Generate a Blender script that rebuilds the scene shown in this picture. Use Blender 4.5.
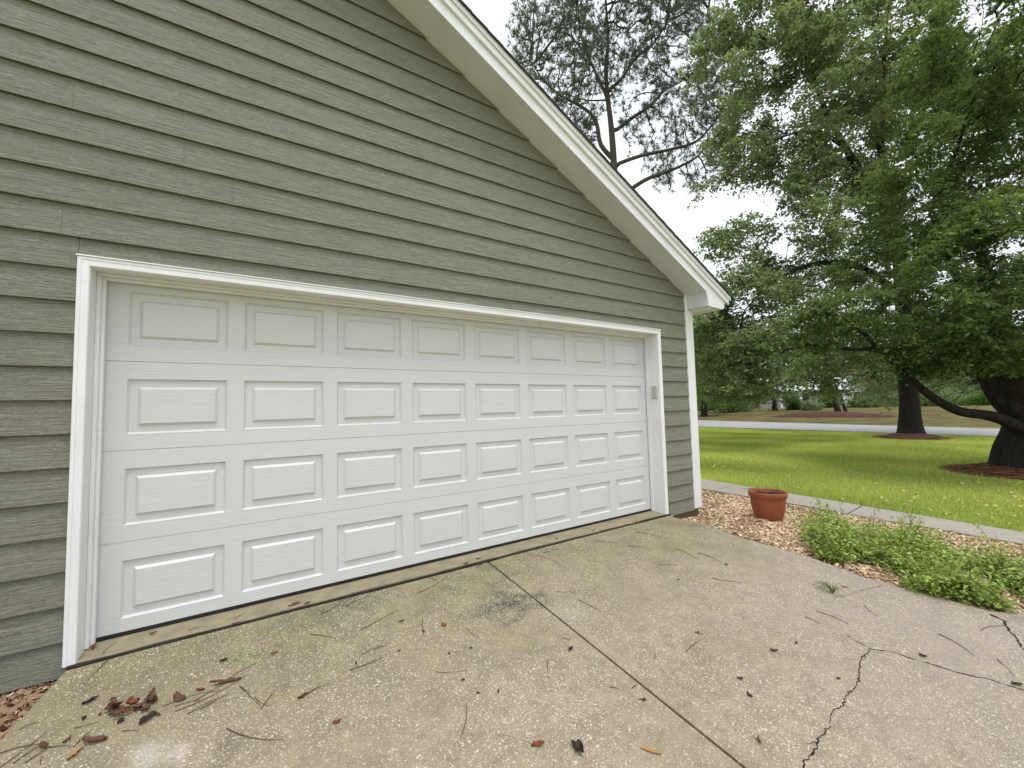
import bpy, math, random
import numpy as np
from mathutils import Matrix, Vector, kdtree, noise as mnoise
random.seed(7); rng = np.random.default_rng(7)
for o in list(bpy.data.objects): bpy.data.objects.remove(o)
SC = bpy.context.scene; COL = SC.collection
# ------------------------------------------------------------------ camera
F = 415.2165
CAM = np.array([0.7014, -3.3377, 1.2621])
def euler(rx, ry, rz):
    cx, sx, cy, sy, cz, sz = math.cos(rx), math.sin(rx), math.cos(ry), math.sin(ry), math.cos(rz), math.sin(rz)
    return (np.array([[cz,-sz,0],[sz,cz,0],[0,0,1]]) @ np.array([[cy,0,sy],[0,1,0],[-sy,0,cy]]) @ np.array([[1,0,0],[0,cx,-sx],[0,sx,cx]]))
RR = euler(math.radians(93.33909), math.radians(1.40102), math.radians(-33.11502))
cd = bpy.data.cameras.new('camera'); cam = bpy.data.objects.new('camera', cd); COL.objects.link(cam)
cd.sensor_width = 36; cd.lens = F * 36 / 1024; cd.clip_start = 0.05; cd.clip_end = 2000
m4 = Matrix.Identity(4)
for i in range(3):
    for j in range(3): m4[i][j] = RR[i, j]
    m4[i][3] = CAM[i]
cam.matrix_world = m4
SC.camera = cam
# ------------------------------------------------------------------ light
SUN_EL, SUN_AZ = math.radians(70), math.radians(190)      # azimuth measured from +Y clockwise
W = bpy.data.worlds.new('World'); SC.world = W; W.use_nodes = True
nt = W.node_tree; nt.nodes.clear()
sky = nt.nodes.new('ShaderNodeTexSky'); sky.sky_type = 'NISHITA'; sky.sun_disc = False
sky.sun_elevation = SUN_EL; sky.sun_rotation = SUN_AZ; sky.dust_density = 4; sky.air_density = 1.0
hsv = nt.nodes.new('ShaderNodeHueSaturation'); hsv.inputs['Saturation'].default_value = 0.15
mixw = nt.nodes.new('ShaderNodeMixRGB'); mixw.inputs[0].default_value = 0.72
mixw.inputs[2].default_value = (10.7, 11.3, 12.0, 1)       # the cloud deck: even bright grey
bg = nt.nodes.new('ShaderNodeBackground'); bg.inputs[1].default_value = 0.10
wo = nt.nodes.new('ShaderNodeOutputWorld')
nt.links.new(sky.outputs[0], hsv.inputs['Color']); nt.links.new(hsv.outputs[0], mixw.inputs[1])
nt.links.new(mixw.outputs[0], bg.inputs[0]); nt.links.new(bg.outputs[0], wo.inputs[0])
sl = bpy.data.lights.new('sun', 'SUN'); sl.energy = 1.3; sl.angle = math.radians(22); sl.color = (1.0, 0.975, 0.94)
so = bpy.data.objects.new('sun', sl); COL.objects.link(so)
sd = Vector((math.sin(SUN_AZ)*math.cos(SUN_EL), math.cos(SUN_AZ)*math.cos(SUN_EL), math.sin(SUN_EL)))
so.rotation_euler = sd.to_track_quat('Z', 'Y').to_euler()
so.location = (0, -6, 12)
vs = SC.view_settings; vs.view_transform = 'Standard'; vs.look = 'None'; vs.exposure = 0.42; vs.gamma = 1; vs.use_curve_mapping = False
# ------------------------------------------------------------------ pixel helpers (measuring only)
def ray(u, v): return RR @ np.array([(u-512)/F, (384-v)/F, -1.0])
def at(u, v, d): return CAM + d*ray(u, v)                   # d = metres in front of the lens
def drive_z(y): return -0.012 - 0.055*min(max(-y-0.22, 0), 9)
def sm(a, b, x):
    t = min(max((x-a)/(b-a), 0), 1); return t*t*(3-2*t)
def G(x, y):                                                # height of the yard
    dz = drive_z(y) - 0.03 - 0.10*sm(-0.8, -0.25, y)
    if x < 3: return dz + 0.0
    s = sm(4.9, 7.5, x)
    z = dz*(1-s) + s*(-0.20 - 0.004*min(max(x-6, 0), 20))
    z += 0.6*sm(36, 62, x)
    return z
def on_ground(u, v, fn=G):
    r = ray(u, v); z = -0.15
    for _ in range(40):
        t = (z-CAM[2])/r[2]; p = CAM+t*r; z = 0.5*z+0.5*fn(p[0], p[1])
    p = CAM + (z-CAM[2])/r[2]*r
    return np.array([p[0], p[1], z])
def on_drive(u, v): return on_ground(u, v, lambda x, y: drive_z(y))
# ------------------------------------------------------------------ object helpers
def link(name, me, mat=None, parent=None, kind=None):
    o = bpy.data.objects.new(name, me); COL.objects.link(o)
    if mat is not None and len(me.materials) == 0: me.materials.append(mat)
    if parent is not None: o.parent = parent
    if kind: o['kind'] = kind
    return o
def empty(name, loc=(0, 0, 0), rz=0):
    o = bpy.data.objects.new(name, None); COL.objects.link(o); o.location = loc; o.rotation_euler.z = rz
    o.empty_display_size = 0.2
    return o
def tag(o, label, cat, group=None, kind=None):
    o['label'] = label; o['category'] = cat
    if group: o['group'] = group
    if kind: o['kind'] = kind
    return o
def mesh_np(name, V, Fc, smooth=False, tint=None):
    """V (n,3); Fc (m,k) equal-sided faces; tint per face -> colour attribute 'tint'"""
    V = np.asarray(V, np.float32); Fc = np.asarray(Fc, np.int32)
    me = bpy.data.meshes.new(name); n, (m, k) = len(V), Fc.shape
    me.vertices.add(n); me.vertices.foreach_set('co', V.ravel())
    me.loops.add(m*k); me.loops.foreach_set('vertex_index', Fc.ravel())
    me.polygons.add(m); me.polygons.foreach_set('loop_start', np.arange(0, m*k, k, dtype=np.int32))
    try: me.polygons.foreach_set('loop_total', np.full(m, k, np.int32))
    except Exception: pass
    if smooth: me.polygons.foreach_set('use_smooth', np.ones(m, bool))
    if tint is not None:
        a = me.attributes.new('tint', 'FLOAT', 'FACE'); a.data.foreach_set('value', np.asarray(tint, np.float32))
    me.update(calc_edges=True)
    return me
class MB:
    def __init__(s): s.v = []; s.f = []; s.t = []
    def add(s, vs, fs, t=0.5):
        n = len(s.v); s.v += [tuple(map(float, v)) for v in vs]
        for f in fs: s.f.append(tuple(n+i for i in f)); s.t.append(t)
    def box(s, x0, x1, y0, y1, z0, z1, t=0.5):
        s.add([(x0,y0,z0),(x1,y0,z0),(x1,y1,z0),(x0,y1,z0),(x0,y0,z1),(x1,y0,z1),(x1,y1,z1),(x0,y1,z1)],
              [(0,3,2,1),(4,5,6,7),(0,1,5,4),(1,2,6,5),(2,3,7,6),(3,0,4,7)], t)
    def prism(s, poly, a, b, axis='y', t=0.5):
        """poly of (x,z) [axis y] or (y,z) [axis x] or (x,y) [axis z] extruded a..b"""
        def P(p, c): return {'y': (p[0], c, p[1]), 'x': (c, p[0], p[1]), 'z': (p[0], p[1], c)}[axis]
        n = len(poly)
        s.add([P(p, a) for p in poly]+[P(p, b) for p in poly],
              [tuple(range(n)), tuple(range(2*n-1, n-1, -1))]+[(i, i+n, (i+1) % n+n, (i+1) % n) for i in range(n)], t)
    def tube(s, pts, rad, n=6, cap=True, t=0.5):
        pts = [Vector(p) for p in pts]
        if not hasattr(rad, '__len__'): rad = [rad]*len(pts)
        up = Vector((0, 0, 1)); rings = []
        base = len(s.v)
        ref = None
        for i, p in enumerate(pts):
            d = (pts[min(i+1, len(pts)-1)]-pts[max(i-1, 0)]).normalized()
            if ref is None: ref = d.orthogonal().normalized()
            ref = (ref - d*ref.dot(d)).normalized(); b = d.cross(ref)
            for k in range(n):
                a = 2*math.pi*k/n; q = p+(ref*math.cos(a)+b*math.sin(a))*rad[i]
                s.v.append(tuple(q))
        for i in range(len(pts)-1):
            for k in range(n):
                s.f.append((base+i*n+k, base+i*n+(k+1) % n, base+(i+1)*n+(k+1) % n, base+(i+1)*n+k)); s.t.append(t)
        if cap:
            s.f.append(tuple(base+k for k in range(n-1, -1, -1))); s.t.append(t)
            s.f.append(tuple(base+(len(pts)-1)*n+k for k in range(n))); s.t.append(t)
    def lathe(s, prof, n=40, c=(0, 0, 0), t=0.5):
        base = len(s.v)
        for r, z in prof:
            for k in range(n):
                a = 2*math.pi*k/n; s.v.append((c[0]+r*math.cos(a), c[1]+r*math.sin(a), c[2]+z))
        for i in range(len(prof)-1):
            for k in range(n):
                s.f.append((base+i*n+k, base+i*n+(k+1) % n, base+(i+1)*n+(k+1) % n, base+(i+1)*n+k)); s.t.append(t)
    def mesh(s, name, smooth=False, fix=True):
        me = bpy.data.meshes.new(name); me.from_pydata(s.v, [], s.f)
        a = me.attributes.new('tint', 'FLOAT', 'FACE'); a.data.foreach_set('value', np.array(s.t, np.float32))
        if fix:
            import bmesh
            bm = bmesh.new(); bm.from_mesh(me); bmesh.ops.recalc_face_normals(bm, faces=bm.faces); bm.to_mesh(me); bm.free()
        if smooth: me.polygons.foreach_set('use_smooth', np.ones(len(me.polygons), bool))
        me.update(); return me
    def build(s, name, mat, parent=None, smooth=False, bevel=0, kind=None):
        o = link(name, s.mesh(name, smooth), mat, parent, kind)
        if bevel:
            b = o.modifiers.new('bevel', 'BEVEL'); b.width = bevel; b.segments = 2; b.limit_method = 'ANGLE'; b.angle_limit = math.radians(40)
        return o
# ------------------------------------------------------------------ material helpers
class Mat:
    def __init__(s, name, rough=0.6, spec=0.5):
        s.m = bpy.data.materials.new(name); s.m.use_nodes = True; s.t = s.m.node_tree
        s.b = s.t.nodes['Principled BSDF']; s.b.inputs['Roughness'].default_value = rough
        s.b.inputs['Specular IOR Level'].default_value = spec
        s.tc = s.t.nodes.new('ShaderNodeTexCoord')
    def n(s, typ, **k):
        nd = s.t.nodes.new(typ)
        for a, v in k.items(): setattr(nd, a, v)
        return nd
    def l(s, a, b): s.t.links.new(a, b)
    def co(s, scale=(1, 1, 1), rot=(0, 0, 0), loc=(0, 0, 0)):
        mp = s.n('ShaderNodeMapping'); mp.inputs['Scale'].default_value = scale; mp.inputs['Rotation'].default_value = rot
        mp.inputs['Location'].default_value = loc
        s.l(s.tc.outputs['Object'], mp.inputs[0]); return mp.outputs[0]
    def noise(s, scale, detail=4, rough=0.55, co=None, dist=0):
        nd = s.n('ShaderNodeTexNoise'); nd.inputs['Scale'].default_value = scale; nd.inputs['Detail'].default_value = detail
        nd.inputs['Roughness'].default_value = rough; nd.inputs['Distortion'].default_value = dist
        s.l(co if co is not None else s.tc.outputs['Object'], nd.inputs['Vector']); return nd.outputs['Fac']
    def ramp(s, fac, stops, interp='LINEAR'):
        r = s.n('ShaderNodeValToRGB'); r.color_ramp.interpolation = interp
        e = r.color_ramp.elements
        while len(e) < len(stops): e.new(0.5)
        for q, (p, c) in zip(e, stops):
            q.position = p; q.color = (c, c, c, 1) if not hasattr(c, '__len__') else (*c, 1)
        s.l(fac, r.inputs[0]); return r.outputs[0]
    def mix(s, fac, a, b, blend='MIX'):
        x = s.n('ShaderNodeMixRGB', blend_type=blend)
        for i, v in enumerate((fac, a, b)):
            if isinstance(v, (int, float)): x.inputs[i].default_value = v if i == 0 else (v, v, v, 1)
            elif isinstance(v, tuple): x.inputs[i].default_value = (*v, 1)
            else: s.l(v, x.inputs[i])
        return x.outputs[0]
    def math(s, op, a, b=0.0):
        x = s.n('ShaderNodeMath', operation=op)
        for i, v in enumerate((a, b)):
            if isinstance(v, (int, float)): x.inputs[i].default_value = v
            else: s.l(v, x.inputs[i])
        return x.outputs[0]
    def attr(s, name='tint'):
        a = s.n('ShaderNodeAttribute'); a.attribute_name = name; return a.outputs['Fac']
    def col(s, c):
        if isinstance(c, tuple): s.b.inputs['Base Color'].default_value = (*c, 1)
        else: s.l(c, s.b.inputs['Base Color'])
        return s
    def bump(s, h, strength=0.3, dist=0.01):
        b = s.n('ShaderNodeBump'); b.inputs['Strength'].default_value = strength; b.inputs['Distance'].default_value = dist
        s.l(h, b.inputs['Height']); s.l(b.outputs[0], s.b.inputs['Normal']); return s
def spot(m, x, y, rx, ry, soft=0.25, rot=0, amp=0.35, nscale=3.5):
    """mask: 1 inside an uneven stain centred at x, y (object space)"""
    mp = m.n('ShaderNodeMapping', vector_type='TEXTURE'); mp.inputs['Location'].default_value = (x, y, 0)
    mp.inputs['Rotation'].default_value = (0, 0, rot); mp.inputs['Scale'].default_value = (rx, ry, 1e3)
    m.l(m.tc.outputs['Object'], mp.inputs[0])
    ln = m.n('ShaderNodeVectorMath', operation='LENGTH'); m.l(mp.outputs[0], ln.inputs[0])
    nz = m.noise(nscale, 6, 0.65)
    d = m.math('ADD', ln.outputs['Value'], m.math('MULTIPLY', m.math('SUBTRACT', nz, 0.5), amp*4))
    return m.ramp(d, [(max(0, 1-soft-0.35), 1.0), (1.0, 0.0)])
# siding
def siding_mat():
    m = Mat('olive_siding_paint', 0.62, 0.35)
    g = m.noise(1, 6, 0.62, m.co((5, 5, 95)), 0.6)
    g2 = m.noise(1, 3, 0.5, m.co((1.6, 1.6, 20)), 1.5)
    big = m.noise(1.1, 3, 0.5)
    c = m.mix(m.attr(), (0.275, 0.276, 0.220), (0.300, 0.301, 0.243))
    c = m.mix(m.ramp(g, [(0.33, 0.55), (0.6, 0.0)]), c, (0.128, 0.121, 0.090))
    c = m.mix(m.ramp(big, [(0.35, 0.28), (0.65, 0.0)]), c, (0.240, 0.222, 0.178))
    g3 = m.noise(1, 5, 0.7, m.co((26, 26, 115)), 1.8)
    c = m.mix(m.ramp(g3, [(0.34, 0.6), (0.5, 0.0)]), c, (0.11, 0.106, 0.08)); c = m.mix(m.ramp(g3, [(0.54, 0.0), (0.68, 0.5)]), c, (0.34, 0.34, 0.28))
    m.col(c); m.bump(m.math('ADD', m.math('ADD', g, m.math('MULTIPLY', g2, 0.8)), g3), 1.0, 0.010)
    return m.m
def white_mat(name, base=(0.74, 0.745, 0.74), grain=(3, 3, 70), bump=0.25, rough=0.42, dirt=0.25):
    m = Mat(name, rough, 0.4)
    g = m.noise(1, 4, 0.55, m.co(grain), 0.4)
    d = m.noise(2.3, 5, 0.6)
    c = m.mix(m.ramp(d, [(0.38, dirt), (0.62, 0.0)]), base, tuple(b*0.84 for b in base))
    c = m.mix(m.ramp(g, [(0.35, 0.14), (0.55, 0.0)]), c, tuple(b*0.7 for b in base))
    m.col(c); m.bump(g, bump, 0.003); return m.m
def concrete_mat(name, moss=True):
    m = Mat(name, 0.88, 0.25)
    b1 = m.noise(1.3, 6, 0.62); b2 = m.noise(9, 5, 0.65); fine = m.noise(150, 3, 0.6)
    c = m.mix(b1, (0.285, 0.232, 0.152), (0.455, 0.378, 0.272))
    c = m.mix(m.ramp(b2, [(0.38, 0.65), (0.58, 0.0)]), c, (0.245, 0.205, 0.142))
    if moss:
        sep = m.n('ShaderNodeSeparateXYZ'); m.l(m.tc.outputs['Object'], sep.inputs[0])
        # algae growing on the slab near the wall, thinning away from it
        yy = m.math('ADD', m.math('MULTIPLY', sep.outputs['Y'], 0.42), 1.02)
        alg = m.ramp(m.math('ADD', yy, m.math('MULTIPLY', m.math('SUBTRACT', b1, 0.5), 1.5)), [(0.35, 0.0), (1.0, 0.8)])
        c = m.mix(alg, c, (0.225, 0.205, 0.098))
        grime = m.ramp(m.noise(4.2, 7, 0.7, None, 0.4), [(0.42, 0.0), (0.66, 0.8)])
        c = m.mix(m.math('MULTIPLY', grime, alg), c, (0.105, 0.100, 0.065))
        # pinkish worn concrete to the right
        pk = spot(m, 4.6, -2.6, 2.2, 1.7, 0.4); c = m.mix(m.math('MULTIPLY', pk, 0.55), c, (0.36, 0.30, 0.262))
        rst = spot(m, 2.75, -1.95, 0.55, 0.16, 0.4, 0.4); c = m.mix(m.math('MULTIPLY', rst, 0.35), c, (0.25, 0.16, 0.09))
        for (px, py, rx, ry, k, cc, ro) in STAINS:
            c = m.mix(m.math('MULTIPLY', spot(m, px, py, rx, ry, 0.6, ro, 0.75, 9), k), c, cc)
    else:
        c = m.mix(0.6, c, m.mix(b1, (0.30, 0.285, 0.28), (0.42, 0.40, 0.39)))
    # shell and pebble aggregate
    for sc_, thr, col, amt in ((75, 0.42, (0.74, 0.68, 0.55), 0.8), (125, 0.46, (0.72, 0.66, 0.53), 0.85), (190, 0.5, (0.70, 0.64, 0.51), 0.8), (230, 0.5, (0.13, 0.11, 0.075), 0.7), (95, 0.34, (0.12, 0.10, 0.07), 0.6)):
        vo = m.n('ShaderNodeTexVoronoi'); vo.inputs['Scale'].default_value = sc_; vo.inputs['Randomness'].default_value = 1
        wp = m.n('ShaderNodeVectorMath', operation='ADD'); m.l(m.co((1, 1, 0), rot=(0, 0, sc_), loc=(sc_, 0, 0)), wp.inputs[0])
        m.l(m.math('MULTIPLY', m.noise(90, 2), 0.9/sc_), wp.inputs[1]); m.l(wp.outputs[0], vo.inputs['Vector'])
        rnd = m.n('ShaderNodeSeparateColor'); m.l(vo.outputs['Color'], rnd.inputs[0])
        sel = m.ramp(rnd.outputs[0], [(0.50, 0.0), (0.54, 1.0)])
        size = m.math('MULTIPLY', rnd.outputs[1], thr)
        spotm = m.math('LESS_THAN', vo.outputs['Distance'], size)
        area = m.ramp(m.noise(2.0, 5, 0.6), [(0.33, 0.3), (0.56, 1.0)])
        c = m.mix(m.math('MULTIPLY', m.math('MULTIPLY', m.math('MULTIPLY', sel, spotm), amt), area), c, col)
    c = m.mix(m.ramp(fine, [(0.35, 0.35), (0.55, 0.0)]), c, (0.12, 0.105, 0.08))
    m.col(c); m.bump(m.math('ADD', fine, m.math('MULTIPLY', b2, 0.6)), 0.55, 0.004)
    return m.m
def simple(name, c, rough=0.7, var=0.25, sc_=8, bump=0.2, spec=0.4, tint=None):
    m = Mat(name, rough, spec); nz = m.noise(sc_, 5, 0.6)
    a = tuple(x*(1-var) for x in c); b = tuple(min(1, x*(1+var)) for x in c)
    k = m.mix(nz, a, b)
    if tint: k = m.mix(m.attr(), k, tint)
    m.col(k); m.bump(nz, bump, 0.01); return m.m
def leaf_mat(name, dark, light, accent=None, trans=0.5, rough=0.5):
    m = Mat(name, rough, 0.35); a = m.attr()
    st = [(0.0, dark), (0.93, light)]
    if accent: st += [(0.955, accent)]
    c = m.ramp(a, st)
    m.col(c)
    tr = m.n('ShaderNodeBsdfTranslucent'); m.l(m.mix(1.0, c, (1.35, 1.45, 0.75), 'MULTIPLY'), tr.inputs[0])
    mx = m.n('ShaderNodeMixShader'); mx.inputs[0].default_value = trans
    out = m.t.nodes['Material Output']; m.l(m.b.outputs[0], mx.inputs[1]); m.l(tr.outputs[0], mx.inputs[2]); m.l(mx.outputs[0], out.inputs[0])
    return m.m
def bark_mat(name, a, b):
    m = Mat(name, 0.92, 0.15); nz = m.noise(1, 7, 0.7, m.co((9, 9, 2.2)), 1.0)
    m.col(m.mix(m.ramp(nz, [(0.3, 0.0), (0.7, 1.0)]), a, b)); m.bump(nz, 0.9, 0.05); return m.m
# stains on the drive measured off the slab: x, y, rx, ry, strength, colour, rot
def _st(u, v): p = on_drive(u, v); return p[0], p[1]
STAINS = []
for (u, v, rx, ry, k, cc, ro) in ((503, 604, 0.26, 0.22, 0.86, (0.045, 0.042, 0.038), 0.3), (530, 597, 0.18, 0.17, 0.57, (0.05, 0.046, 0.042), 0),
                                  (345, 607, 0.45, 0.17, 0.63, (0.10, 0.098, 0.07), 0.1), (455, 590, 0.18, 0.07, 0.4, (0.11, 0.10, 0.07), -0.7),
                                  (570, 612, 0.22, 0.14, 0.45, (0.40, 0.355, 0.30), 0.2), (640, 590, 0.45, 0.12, 0.25, (0.36, 0.31, 0.26), 0.1),
                                  (148, 755, 0.10, 0.12, 0.6, (0.60, 0.55, 0.49), 0.5), (180, 752, 0.05, 0.09, 0.55, (0.60, 0.55, 0.49), 0.2),
                                  (225, 748, 0.05, 0.16, 0.5, (0.13, 0.12, 0.075), 0.0), (255, 655, 0.14, 0.10, 0.5, (0.12, 0.145, 0.045), 0)):
    x, y = _st(u, v); STAINS.append((x, y, rx, ry, k, cc, ro))
M = dict(
    siding=siding_mat(), trim=white_mat('white_trim_paint', (0.82, 0.815, 0.82), (60, 60, 4), 0.2, 0.45, 0.35),
    door=white_mat('white_door_enamel', (0.62, 0.625, 0.622), (4, 4, 110), 0.5, 0.38, 0.15),
    soffit=white_mat('soffit_paint', (0.70, 0.715, 0.735), (8, 8, 8), 0.15, 0.6, 0.3),
    fascia=white_mat('fascia_paint', (0.78, 0.79, 0.80), (6, 6, 6), 0.12, 0.45, 0.4),
    drive=concrete_mat('tabby_concrete'), walkm=concrete_mat('walk_concrete', False),
    apron=simple('garage_floor_concrete', (0.27, 0.232, 0.150), 0.9, 0.6, 9, 0.5),
    shingle=simple('dark_shingle', (0.055, 0.055, 0.058), 0.95, 0.5, 40, 0.6),
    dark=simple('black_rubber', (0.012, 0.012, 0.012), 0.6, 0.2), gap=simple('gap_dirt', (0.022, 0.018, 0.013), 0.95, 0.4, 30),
    found=simple('foundation_block', (0.13, 0.095, 0.065), 0.95, 0.45, 12, 0.6),
    keypad=simple('keypad_plastic', (0.44, 0.43, 0.40), 0.45, 0.05), pot=simple('terracotta_plastic', (0.30, 0.085, 0.034), 0.5, 0.32, 5, 0.1),
    soil=simple('potting_soil', (0.05, 0.032, 0.02), 0.95, 0.5, 60, 0.9), needle=simple('dry_pine_straw', (0.10, 0.052, 0.028), 0.7, 0.4, 20),
    redleaf=simple('rust_red_leaf', (0.21, 0.052, 0.022), 0.65, 0.35, 30), brownleaf=simple('brown_leaf', (0.115, 0.048, 0.028), 0.65, 0.4, 30),
    darkleaf=simple('dark_leaf', (0.028, 0.018, 0.012), 0.65, 0.4, 30), tanleaf=simple('tan_leaf', (0.42, 0.21, 0.07), 0.65, 0.3, 30),
    yellow=simple('yellow_leaf', (0.60, 0.46, 0.09), 0.6, 0.2, 30),
)
# ================================================================== GROUND
def lawn_mat():
    m = Mat('lawn_turf', 0.95, 0.1)
    a = m.noise(0.45, 5, 0.6); b = m.noise(7, 6, 0.7); f = m.noise(60, 3, 0.6)
    c = m.mix(a, (0.36, 0.42, 0.085), (0.54, 0.55, 0.14))
    c = m.mix(m.ramp(b, [(0.35, 0.6), (0.62, 0.0)]), c, (0.22, 0.27, 0.035))
    c = m.mix(m.ramp(f, [(0.3, 0.5), (0.6, 0.0)]), c, (0.10, 0.14, 0.02))
    sx_ = m.n('ShaderNodeSeparateXYZ'); m.l(m.tc.outputs['Object'], sx_.inputs[0])
    # across the road the ground is thin olive brown turf and leaf litter
    fr = m.ramp(m.math('DIVIDE', sx_.outputs['X'], 100.0), [(0.29, 0.0), (0.33, 1.0)])
    lit = m.mix(m.ramp(m.noise(0.6, 6, 0.65), [(0.4, 0.0), (0.6, 1.0)]), (0.16, 0.15, 0.045), (0.105, 0.075, 0.04))
    c = m.mix(fr, c, lit)
    m.col(c); m.bump(m.math('ADD', b, f), 0.8, 0.05); return m.m
M['lawn'] = lawn_mat()
xs = np.concatenate([np.linspace(-40, 0, 12)[:-1], np.arange(0, 14, 0.35), np.linspace(14, 70, 60), np.linspace(75, 400, 14)])
ys = np.concatenate([np.linspace(-150, -16, 12)[:-1], np.arange(-16, 6, 0.35), np.linspace(6, 70, 34), np.linspace(80, 420, 12)])
V = []; nx, ny = len(xs), len(ys)
for y in ys:
    for x in xs:
        z = G(x, y)
        if x < 7: z -= 0.03*(1-sm(5.5, 7, x))
        if x > 9 and x < 26: z += 0.03*mnoise.noise(Vector((x*0.35, y*0.35, 0)))*sm(9, 12, x)*(1-sm(22, 26, x))
        V.append((x, y, z))
Fq = [(j*nx+i, j*nx+i+1, (j+1)*nx+i+1, (j+1)*nx+i) for j in range(ny-1) for i in range(nx-1)]
link('ground', mesh_np('ground', V, Fq, True), M['lawn'], kind='structure')

def interp_poly(pts, ys_):                                  # x as a function of y along a polyline
    pts = sorted([(p[1], p[0]) for p in pts]); return np.interp(ys_, [p[0] for p in pts], [p[1] for p in pts])
# driveway: two slabs with a real joint, a rounded rim and an uneven right edge
ed = [on_drive(u, v) for u, v in ((673, 517), (698, 522), (740, 537), (800.5, 554), (860.7, 576), (925, 592), (989, 610.4), (1024, 613))]
jt0, jt1 = on_drive(490, 563), on_drive(745, 768)
lt0, lt1 = on_drive(66, 669), on_drive(0, 741)
print('edge', np.round(ed, 2).tolist(), 'joint', jt0, jt1, 'left', lt0, lt1)
ed2 = [tuple(p[:2]) for p in ed]
dl = (lt1-lt0); L0 = lt0 - dl*0.02
left_poly = [(lt0[0], -0.225), (lt1[0], lt1[1]), (lt1[0]+dl[0]*3, lt1[1]+dl[1]*3), (lt1[0]+dl[0]*3-0.2, -12)]
dj = (jt1-jt0)[:2]; sj = dj[0]/dj[1]
def joint_x(y): return jt0[0]+(y-jt0[1])*sj
def slab(name, poly, zf, th, mat, res=0.18, kind='structure', lip=0.012):
    """flat-topped slab from an (x,y) outline following height zf(x,y), with a chamfered rim"""
    import bmesh
    bm = bmesh.new(); vs_ = [bm.verts.new((p[0], p[1], 0)) for p in poly]; bm.faces.new(vs_)
    x0, x1 = min(p[0] for p in poly), max(p[0] for p in poly); y0, y1 = min(p[1] for p in poly), max(p[1] for p in poly)
    for k in range(1, int((y1-y0)/0.4)):
        bmesh.ops.bisect_plane(bm, geom=bm.verts[:]+bm.edges[:]+bm.faces[:], plane_co=(0, y0+k*0.4, 0), plane_no=(0, 1, 0))
    for k in range(1, int((x1-x0)/0.8)):
        bmesh.ops.bisect_plane(bm, geom=bm.verts[:]+bm.edges[:]+bm.faces[:], plane_co=(x0+k*0.8, 0, 0), plane_no=(1, 0, 0))
    bmesh.ops.recalc_face_normals(bm, faces=bm.faces)
    if bm.faces[0].normal.z < 0: bmesh.ops.reverse_faces(bm, faces=bm.faces)
    for v in bm.verts: v.co.z = zf(v.co.x, v.co.y)
    edges = [e for e in bm.edges if e.is_boundary]
    r = bmesh.ops.extrude_edge_only(bm, edges=edges)
    for v in [g for g in r['geom'] if isinstance(g, bmesh.types.BMVert)]: v.co.z -= th
    rim = [e for e in edges if e.is_valid]
    bmesh.ops.bevel(bm, geom=rim, offset=lip, segments=2, affect='EDGES', profile=0.5)
    bmesh.ops.recalc_face_normals(bm, faces=bm.faces)
    me = bpy.data.meshes.new(name); bm.to_mesh(me); bm.free()
    return link(name, me, mat, kind=kind)
zdr = lambda x, y: drive_z(y)
def wobble(pts, amp=0.012, step=0.12):
    out = []
    for a, b in zip(pts[:-1], pts[1:]):
        d = math.dist(a, b); n = max(1, int(d/step))
        for k in range(n):
            t = k/n; x = a[0]+(b[0]-a[0])*t; y = a[1]+(b[1]-a[1])*t
            out.append((x+amp*mnoise.noise(Vector((x*3, y*3, 1))), y+amp*mnoise.noise(Vector((x*3, y*3, 9)))))
    out.append(pts[-1]); return out
gj = 0.007
e_last = ed2[-1]
right_edge = wobble(ed2 + [(e_last[0]+0.9, e_last[1]-0.55), (e_last[0]+3.5, e_last[1]-1.6), (e_last[0]+7, e_last[1]-3)], 0.02)
slab('driveway', [(left_poly[0][0], -0.238), *[(p[0], p[1]) for p in left_poly[1:]], (joint_x(-12)-gj, -12), (joint_x(-0.238)-gj, -0.238)], zdr, 0.12, M['drive'])
slab('driveway', [(joint_x(-0.238)+gj, -0.238), (joint_x(-12)+gj, -12), (e_last[0]+7, -12)] + right_edge[::-1] + [(4.93, -0.238)], zdr, 0.12, M['drive'])
mb = MB(); mb.add([(joint_x(-0.1)-.03, -0.1, -0.035), (joint_x(-0.1)+.03, -0.1, -0.035), (joint_x(-12)+.03, -12, drive_z(-12)-.03), (joint_x(-12)-.03, -12, drive_z(-12)-.03)], [(0, 1, 2, 3)])
for i in range(10):
    pass
mb2 = MB(); n = 24
for i in range(n):
    ya, yb = -0.22-i*0.45, -0.22-(i+1)*0.45
    mb2.add([(joint_x(ya)-.03, ya, drive_z(ya)-.014), (joint_x(ya)+.03, ya, drive_z(ya)-.014), (joint_x(yb)+.03, yb, drive_z(yb)-.014), (joint_x(yb)-.03, yb, drive_z(yb)-.014)], [(0, 1, 2, 3)])
mb2.build('driveway_joint', M['gap'], kind='structure')
# garage floor edge, seen between the jambs
ap = slab('garage_floor', [(-0.05, 6), (-0.05, -0.20)]+wobble([(0.0, -0.203), (4.88, -0.203)], 0.014, 0.15)[1:]+[(4.90, 6)], lambda x, y: -0.002, 0.12, M['apron'], lip=0.01)
mb = MB(); mb.box(-0.035, 4.90, -0.27, -0.16, -0.08, -0.03)
jt = [(-0.03+4.92*k/120, -0.229-0.022*mnoise.noise(Vector((k*.35, 0, 3)))-.003*random.random()) for k in range(121)]
mb.add([(x, y, -0.0095) for x, y in jt]+[(x, -0.198, -0.0095) for x, y in jt]+[(x, y, -0.03) for x, y in jt],
       [(k, k+1, 122+k, 121+k) for k in range(120)]+[(k, 242+k, 243+k, k+1) for k in range(120)])
mb.build('floor_joint', M['gap'], kind='structure')
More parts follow.
